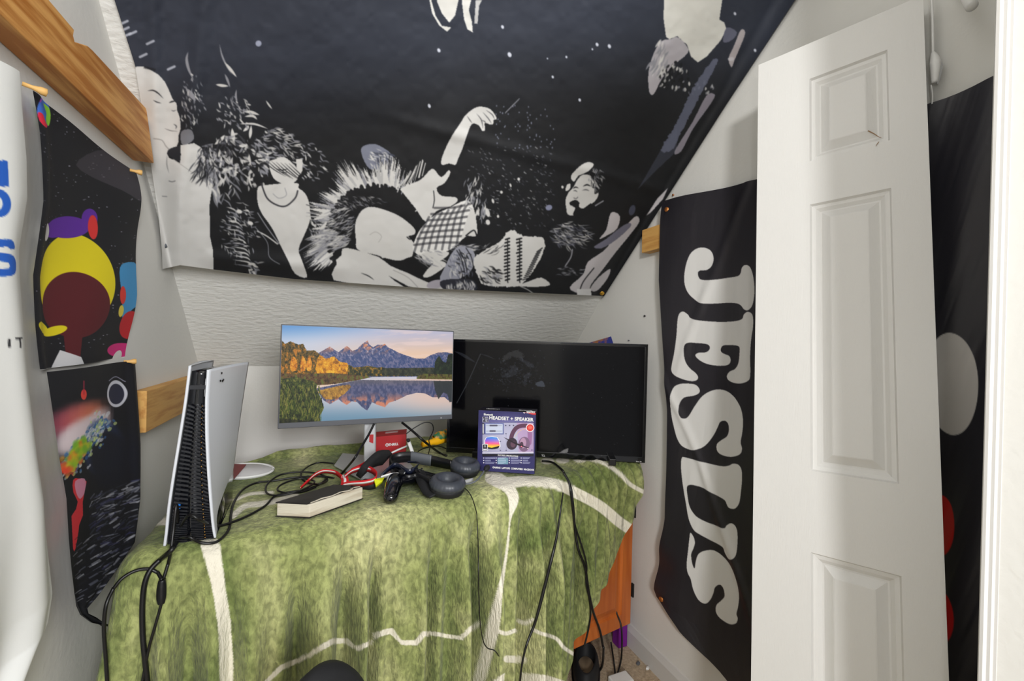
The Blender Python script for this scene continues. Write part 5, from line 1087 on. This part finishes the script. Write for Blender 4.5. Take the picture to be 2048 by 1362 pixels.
# ---- headset
hs_ = empty('headset', top(900, 965), 'black over-ear headset with grey padded ear cups and a boom microphone', 'headset')
def cup(P, ax, R0):
    k = R0/.05
    sh = lathe('ear_cup', [(0, 0), (.030*k, 0), (.045*k, .006), (.050*k, .018), (.049*k, .026), (0, .026)], P, ax, MBLKM, hs_, 36)
    lathe('cushion', [(0, .028), (.016*k, .028), (.020*k, .034), (.026*k, .045), (.036*k, .050), (.046*k, .044), (.052*k, .034), (.050*k, .024), (.046*k, .022)], P, ax, MLEATH, sh, 78, ripple=.012)
    return sh
c1 = top(893, 990); c2 = top(928, 952); c1[2] += .004; c2[2] += .004
cup(c1, (.04, -.12, 1), .050); cup(c2, (.06, -.10, 1), .048)
Zh = ZT+.034
hb = [onZ(903, 930, Zh+.004), onZ(880, 925, Zh+.006), onZ(853, 919, Zh+.012), onZ(822, 914, Zh+.018), onZ(795, 916, Zh+.016), onZ(780, 925, Zh+.010), onZ(790, 945, Zh), onZ(812, 958, Zh-.002), onZ(835, 955, Zh), onZ(862, 966, Zh)]
strip('headband', hb[:7], [.030, .034, .036, .036, .034, .03], .006, (0, -.25, 1), MBLK, hs_); strip('band_pad', [hb[1]*.35+hb[2]*.65, hb[2]*.5+hb[3]*.5+[0, -.002, 0], hb[3]], .037, .009, (0, -.25, 1), MGREY, hs_)
strip('headband', hb[6:], [.03, .028, .024], .006, (0, -.3, 1), MBLK, hs_)
strip('slider_arm', [onZ(838, 945, Zh+.006), onZ(846, 962, Zh-.002), onZ(857, 982, ZT+.016), onZ(866, 992, ZT+.012)], [.030, .034, .034, .02], .005, (1, .3, .35), MBLKM, hs_)
tube('bracket', [onZ(858, 960, Zh), onZ(862, 975, ZT+.02), onZ(873, 987, ZT+.012), onZ(885, 990, ZT+.012)], .003, MBLK, hs_)
strip('boom_joint', [onZ(925, 966, ZT+.022), onZ(945, 960, ZT+.022)], .012, .008, (0, .3, 1), MSILV, hs_, smooth=0)
tube('microphone_boom', [onZ(926, 968, ZT+.022), onZ(940, 967, ZT+.022), onZ(953, 961, ZT+.028), onZ(962, 951, ZT+.034), onZ(968, 942, ZT+.038)], .0025, MGREY, hs_)
mp_ = onZ(970, 940, ZT+.038); md = onZ(985, 924, ZT+.048)-mp_
lathe('microphone_foam', [(0, -.002), (.006, .002), (.009, .010), (.009, .018), (.006, .026), (0, .029)], mp_, md, MBLKM, hs_, 20)
tube('audio_wire', [onZ(925, 972, ZT+.015), top(938, 985, .004), top(946, 1000, .005)], .0014, MCORD, hs_)
# ---- game controller
gc = empty('game_controller', top(800, 975), 'glossy black game controller with its left grip pointing at the viewer', 'controller')
bm = bmesh.new()
def blob(p, r_, sx=1, sy=1, sz=1, rot=0):
    Mx = Matrix.Translation(Vector(p)) @ Matrix.Rotation(rot, 4, 'Z') @ Matrix.Diagonal((sx*r_, sy*r_, sz*r_, 1)); bmesh.ops.create_uvsphere(bm, u_segments=20, v_segments=12, radius=1, matrix=Mx)
g0 = onZ(790, 962, ZT+.028); g1 = onZ(835, 952, ZT+.026); g2 = onZ(781, 995, ZT+.016); g3 = onZ(868, 958, ZT+.014)
for k in range(20): t_ = k/19.; blob(g0*(1-t_)+g1*t_, .026, 1.0, 1.15, .8)
for k in range(24): t_ = k/23.; blob(g0*(1-t_)+g2*t_+np.array([0, 0, .004*math.sin(t_*3)]), .027-.007*t_, 1, 1, .85)
for k in range(24): t_ = k/23.; blob(g1*(1-t_)+g3*t_, .021-.004*t_, 1, 1, .95)
me = bpy.data.meshes.new('controller_body'); bm.to_mesh(me); bm.free(); gb = link('shell', me, MGLOSS, gc, True)
rm = gb.modifiers.new('r', 'REMESH'); rm.mode = 'VOXEL'; rm.voxel_size = .0022; rm.use_smooth_shade = True; smd = gb.modifiers.new('s', 'SMOOTH'); smd.iterations = 14; smd.factor = .6
for q0_ in (g0*.75+g1*.25+[0, -.008, .018], g0*.2+g1*.8+[0, -.008, .018]): lathe('thumb_stick', [(0, 0), (.006, 0), (.006, .006), (.009, .008), (.009, .011), (.006, .010), (0, .010)], q0_, (0, -.3, 1), MBLKM, gc, 18)
for k in range(4):
    q1_ = g1+np.array([.012*math.cos(k*1.57), .010*math.sin(k*1.57), .020]); lathe('button', [(0, 0), (.0035, 0), (.003, .003), (0, .0035)], q1_, (0, 0, 1), MBLKM, gc, 12)
# ---- dark wraparound sunglasses
sg = empty('sunglasses', top(790, 940), 'dark blue glossy wraparound sunglasses lying on the game controller', 'sunglasses')
Zs = ZT+.055
strip('lens', [onZ(762, 952, Zs-.012), onZ(775, 940, Zs), onZ(788, 931, Zs+.004), onZ(800, 934, Zs+.002), onZ(812, 942, Zs), onZ(824, 942, Zs), onZ(835, 932, Zs+.004)], [.006, .014, .018, .018, .018, .016, .008], .004, (0, -.35, 1), MNAVY, sg)
strip('temple_arm', [onZ(762, 954, Zs-.014), onZ(780, 949, Zs-.010), onZ(800, 947, Zs-.008), onZ(822, 945, Zs-.006)], [.006, .008, .007, .004], .002, (0, -.3, 1), MWHITE, sg); strip('temple_arm', [onZ(835, 931, Zs+.004), onZ(838, 926, Zs+.004), onZ(830, 924, Zs+.002), onZ(815, 924, Zs)], .006, .002, (0, -.3, 1), MNAVY, sg)
# ---- red lanyard and black sleeve
ly = empty('lanyard', top(690, 960), 'red fabric lanyard with a white stripe and a black padded sleeve', 'lanyard')
Zl = ZT+.03
def zl(x, y, dz=0): return onZ(x, y, Zl+dz)
def band(pts, w_, side=(0, -.55, 1)):
    P = [zl(*p) for p in pts]; strip('strap', P, w_, .002, side, MREDF, ly); strip('stripe', [p+np.array([0, -.0022, .0014]) for p in P], np.atleast_1d(w_)*.34, .0006, side, MWF, ly)
band([(601, 976, -.018), (615, 963, -.01), (630, 950, 0), (645, 943, .004), (660, 943, .004), (672, 946, .002), (684, 955, 0)], [.008, .012, .014, .016, .016, .016, .016])
band([(686, 950, 0), (690, 960, -.004), (688, 972, -.016), (684, 978, -.02)], .020, (1, .2, .2))
band([(690, 953, .004), (705, 942, .012), (725, 937, .014), (742, 940, .012), (753, 950, .008), (748, 961, .0), (730, 966, -.006), (705, 968, -.010), (688, 970, -.014)], [.014, .020, .022, .022, .022, .022, .022, .018])
band([(752, 912, .02), (768, 907, .024), (780, 910, .022), (786, 920, .012)], [.012, .018, .018, .01])
a_, b_ = zl(722, 944, .008), zl(772, 915, .016)
strip('sleeve', [a_, (a_+b_)/2+[0, 0, .014], b_], [.046, .060, .050], .018, (.3, -.6, .8), MBF, ly); strip('sleeve_trim', [zl(703, 940, .012), zl(725, 929, .018), zl(745, 917, .022), zl(757, 909, .022)], .010, .003, (0, -.4, 1), MREDF, ly)
# ---- key pouch
kp = empty('key_pouch', top(740, 975), 'small black pouch with a silver emblem and a bright yellow tab beside the book', 'pouch')
k0, k1 = top(722, 968, .012), top(752, 970, .012)
tube('body', [k0, k0*.6+k1*.4, k1], [.010, .016, .016, .010], MBLKM, kp, 14, 6); prism('yellow_tab', [onZ(748, 958, ZT+.035), onZ(769, 954, ZT+.035), onZ(765, 962, ZT+.03), onZ(752, 972, ZT+.02)], (0, .004, -.006), MYEL, kp)
bm = bmesh.new(); ec = onP(736, 970, k0+np.array([0, -.018, 0]), np.array([0, -1., .5]))
for k in range(6):
    a = k*math.pi/3; r_ = .0035 if k else 0; Mx = Matrix.Translation(Vector(ec+np.array([r_*1.4*math.cos(a), 0, r_*math.sin(a)]))) @ Matrix.Diagonal((.0042, .0016, .0036, 1)); bmesh.ops.create_uvsphere(bm, u_segments=12, v_segments=8, radius=1, matrix=Mx)
bm_obj('emblem', bm, MWHITE, kp, smooth=True)
# ================================================================== CABLES
def sko(x, y, up=.006):
    s, z = skirt_s(x, y); h = max(ZT-z, 0); 
    for _ in range(4):
        d = max(skdis(s, h+0.0), .02)+up; p = sk(x, y, d); s = float((p[0]-A[0])*dF[0]+(p[1]-A[1])*dF[1]); h = max(ZT-p[2], 0)
    return p
def skl(pts, up=.005):
    Q = crom(pts, 10); L = []
    for x, y in Q:
        s, z = skirt_s(x, y); h = max(ZT-z, 0)
        for _ in range(4):
            d = float(skdis(s, h)); p = sk(x, y, d); s = float((p[0]-A[0])*dF[0]+(p[1]-A[1])*dF[1]); h = max(ZT-p[2], 0)
        L.append(max(float(skdis(s+a, h)) for a in (-.012, -.006, 0, .006, .012)))
    L = np.array(L); n = len(L); L = np.array([L[max(0, i-4):i+5].max() for i in range(n)]); L = np.array([L[max(0, i-4):i+5].mean() for i in range(n)])
    return [sk(x, y, L[i]+up) for i, (x, y) in enumerate(Q)][::3]
def tz(x, y, o=.006): return top(x, y, o)
def cable(pts, r, label, name='cable', m_=MCORD, cat='cable', n=8): return tag(tube(name, pts, r, m_, None, n), label, cat)
cable([cf(.25, .80, .002), cpt(378, 1030, CY-.03), cpt(402, 1041, CY-.03)*1., tz(432, 1052, .02), tz(460, 1046, .010), tz(495, 1032), tz(530, 1012), tz(548, 994), tz(575, 985), tz(610, 980), tz(640, 968), tz(655, 955)], .0030, 'upper black cable plugged into the back of the game console')
cable([cf(.22, .91, .002), cpt(378, 1074, CY-.03), tz(400, 1085, .012), tz(425, 1086), tz(442, 1078), tz(458, 1058), tz(462, 1030), tz(468, 1005), tz(485, 980), tz(512, 966), tz(545, 962), tz(590, 955), tz(640, 953), tz(668, 956)], .0030, 'lower black cable plugged into the back of the game console')
cable([tz(668, 927), tz(640, 925), tz(618, 932), tz(603, 945, .012), tz(604, 958, .012), tz(618, 966), tz(640, 968, .014), tz(655, 960), tz(640, 948), tz(600, 944, .012), tz(560, 950, .012), tz(535, 968, .010), tz(533, 985, .010), tz(552, 991, .012), tz(590, 985, .014), tz(620, 972, .016), tz(628, 962, .014), tz(600, 957, .016), tz(565, 968, .014), tz(555, 980, .014), tz(575, 986, .014), tz(605, 984), tz(632, 974)], .0026, 'tangled coil of black cable between the game console and the red lanyard')
cable([onY(804, 845, 1.53), onY(825, 862, 1.50), onY(850, 884, 1.48), tz(878, 905, .008), tz(893, 911, .006)], .0042, 'thick black cable running from the monitor down toward the television')
cable([onY(812, 868, 1.52), onY(830, 855, 1.52), onY(850, 845, 1.52), onY(864, 848, 1.52), onY(866, 862, 1.50), onY(858, 880, 1.48), onY(860, 893, 1.47), tz(855, 915, .006)], .0018, 'thin black looping wire right of the monitor stand')
cable([onY(748, 848, 1.46), onY(738, 868, 1.44), onY(722, 895, 1.40), onY(708, 918, 1.35), tz(688, 942, .010), tz(680, 950)], .0036, 'black cable hanging in front of the monitor stand')
cable([tz(836, 903), tz(850, 896, .01), tz(875, 892, .01), tz(892, 897, .006)], .0022, 'short black cord lying under the yellow-capped bottle')
# adapter cable hanging at the left front corner
ac = empty('adapter_cable', cf(.22, .74), 'black cable with a moulded inline adapter hanging at the left front of the blanket', 'cable')
tube('cord', [cf(.20, .74, .004), cpt(353, 1010, CY-.02), cpt(347, 1060, CY-.03), cpt(342, 1100, CY-.04), *skl([(337, 1125), (330, 1148), (325, 1163)])], .0030, MCORD, ac)
c0, c1_, c2_ = sko(324, 1160, .012), sko(323, 1185, .012), sko(323, 1207, .012)
strip('adapter', [c0, c1_, c2_], [.011, .015, .015, .010], .010, dF.tolist()+[0], MBLK, ac)
tube('cord', [c2_, *skl([(318, 1225), (308, 1260), (297, 1300), (285, 1362), (281, 1390)])], .0026, MCORD, ac); tube('cord', [c0, *skl([(316, 1146), (298, 1138), (270, 1142), (243, 1158), (224, 1182)])]+[onP(x, y, sko(224, 1182, .014), np.array([.3, -1, 0])) for x, y in ((212, 1212), (208, 1260), (212, 1320), (216, 1390))], .0032, MCORD, ac)
cable([cpt(352, 1086, CY-.02), cpt(343, 1100, CY-.05), *skl([(322, 1118), (302, 1138), (290, 1165), (285, 1205), (285, 1260), (289, 1310), (297, 1385)])], .0048, 'thick black power cable dropping down the left front of the blanket')
cable([top(946, 1000, .005), *skl([(953, 1025), (956, 1080), (957, 1160), (960, 1240), (966, 1280), (975, 1296), (990, 1302), (1004, 1325), (997, 1345), (996, 1385)])], .0014, 'very thin black headset wire hanging down the front of the blanket', 'wire')
cable([*skl([(1126, 985), (1120, 1030), (1112, 1080), (1100, 1130), (1085, 1190), (1070, 1245), (1053, 1290), (1043, 1335), (1038, 1390)])], [.002, .003, .0045, .005, .004, .003, .003], 'black cable hanging diagonally down the middle right of the blanket')
cable([tz(1084, 922, .010), tz(1105, 925, .012), *skl([(1124, 940), (1140, 970), (1146, 1010), (1150, 1060), (1157, 1100), (1170, 1135), (1177, 1180), (1186, 1222), (1200, 1262), (1207, 1300)]), onZ(1203, 1335, .02), onZ(1180, 1355, .006), onZ(1160, 1362, .006)], .0040, 'thick black cable from the television to the floor on the right')
cable([*skl([(1138, 962), (1143, 1000), (1150, 1050), (1163, 1090), (1173, 1130), (1172, 1165), (1179, 1200), (1181, 1230), (1176, 1262), (1168, 1295)])], .0030, 'second black cable twisted round the television cable')
cable([onX(1227, 1160, 1.0), onX(1225, 1190, 1.0), onX(1233, 1225, 1.0), onX(1242, 1250, 1.0), onX(1244, 1285, 1.0), onZ(1242, 1320, .03), onZ(1234, 1352, .02)], .0032, 'dark cable in front of the cabinet door running to the white plug')
cable([onX(1222, 1285, .97), onZ(1228, 1325, .03), onZ(1231, 1355, .02)], .0030, 'short dark cable under the cabinet beside the white plug')
cable([onZ(1150, 1352, .02), onZ(1166, 1342, .03), onZ(1185, 1335, .02), onZ(1195, 1320, .012), onZ(1192, 1306, .012)], .003, 'black cable loop on the carpet beside the shoe')
# ================================================================== FLOOR
pl_ = empty('power_adapter', onZ(1240, 1365, .0), 'white plug adapter on the carpet under the dark cable', 'adapter')
pp = onZ(1242, 1368, .02); box('body', (pp[0], pp[1], .022), (.075, .05, .04), MWHITE, pl_, bevel=.004); box('socket', (pp[0]-.01, pp[1]-.0255, .024), (.02, .002, .018), MBLKM, pl_)
sh = empty('shoe', onZ(1172, 1330, 0), 'black shoe with a beige insole on the carpet under the cabinet edge', 'shoe')
s0 = onZ(1172, 1332, .05); s0[2] = 0
def oval(name, zs_, rs, m_, cx=0): 
    G_ = []; a = np.linspace(0, 2*math.pi, 40, endpoint=False); dd = nrm([-.55, -.85, 0]); ee = np.array([-dd[1], dd[0], 0])
    for z_, (ra, rb_) in zip(zs_, rs): G_.append([s0+dd*(ra*math.cos(t)+cx)+ee*rb_*math.sin(t)*(1-.18*math.cos(t))+np.array([0, 0, z_]) for t in a])
    G_ = np.array(G_); c0_ = G_[0].mean(0); c9 = G_[-1].mean(0); G_ = np.concatenate([np.repeat(c0_[None, None], 40, 1), G_, np.repeat(c9[None, None], 40, 1)], 0); return link(name, grid_mesh(G_, wrap=True), m_, sh, True)
oval('sole', [.002, .004, .018, .020], [(.125, .045), (.132, .050), (.132, .050), (.126, .046)], MBLK); oval('upper', [.020, .05, .075, .080, .074, .03], [(.126, .046), (.115, .045), (.085, .038), (.078, .034), (.072, .030), (.075, .032)], MBLKM, -.005); oval('insole', [.0305, .0325], [(.07, .03), (.068, .028)], mat('insole_beige', (150, 130, 104), .9), -.005)
r = random.Random(8)
for x, y, l in ((1276, 1328, 'dark scrap of litter on the carpet nearest the baseboard'), (1295, 1338, 'white scrap of litter on the carpet beside the baseboard')):
    p = onZ(x, y, .004); bm = bmesh.new(); bmesh.ops.create_icosphere(bm, subdivisions=2, radius=1, matrix=Matrix.Translation((p[0], p[1], .007)) @ Matrix.Rotation(.6, 4, 'Z') @ Matrix.Diagonal((.010, .006, .005, 1)))
    for v in bm.verts: v.co += Vector((r.uniform(-1, 1), r.uniform(-1, 1), r.uniform(-.5, .5)))*.0015
    tag(bm_obj('litter', bm, MGREY if 'dark' in l else MWHITE), l, 'litter')
# ---- chair back at the bottom edge
ch = empty('chair', (-.03, .70, 0), 'black padded chair whose rounded back just shows at the bottom edge', 'chair')
cc_ = onD(660, 1472, .70); ax = nrm([.55, -.62, .35])
lathe('backrest', [(0, -.020), (.085, -.020), (.100, -.012), (.105, 0), (.100, .012), (.085, .019), (0, .024)], cc_, ax, MBLKM, ch, 48, (.8, 1.0)); lathe('back_shell', [(0, -.034), (.080, -.034), (.094, -.026), (.097, -.020), (0, -.0205)], cc_, ax, mat('chair_shell', (52, 58, 66), .5), ch, 48, (.8, 1.0))
tube('back_post', [cc_-ax*.03, cc_-ax*.05+np.array([0, 0, -.10]), np.array([cc_[0], cc_[1], .42])], .012, MBLK, ch)
sc_ = np.array([cc_[0]+.12, cc_[1]-.16, .42]); lathe('seat', [(0, -.02), (.18, -.02), (.20, 0), (.18, .03), (0, .04)], sc_, (0, 0, 1), MBLKM, ch, 40)
tube('post', [sc_-[0, 0, .02], sc_-[0, 0, .34]], .02, MBLK, ch, 12, 0)
for k in range(5):
    a = k*2*math.pi/5+.3; tube('leg', [sc_-[0, 0, .33], sc_+[.14*math.cos(a), .14*math.sin(a), -.38], sc_+[.2*math.cos(a), .2*math.sin(a), -.405]], [.014, .012, .010], MBLK, ch, 8, 4)

# ------------------------------------------------------------------ groups of like things
for o in bpy.data.objects:
    c = o.get('category')
    g = {'peg': 'wooden pegs holding the posters', 'nail': 'nails in the right wall', 'cable': 'black cables around the cabinet', 'poster': 'posters on the left wall', 'litter': 'litter on the carpet', 'flag': 'black flags on the right wall', 'board': 'wood blocks on the walls'}.get(c)
    if g: o['group'] = g
    elif c == 'pin': o['group'] = 'pins of the lettered flag' if 'flag' in o['label'] else 'pins of the crowd tapestry'
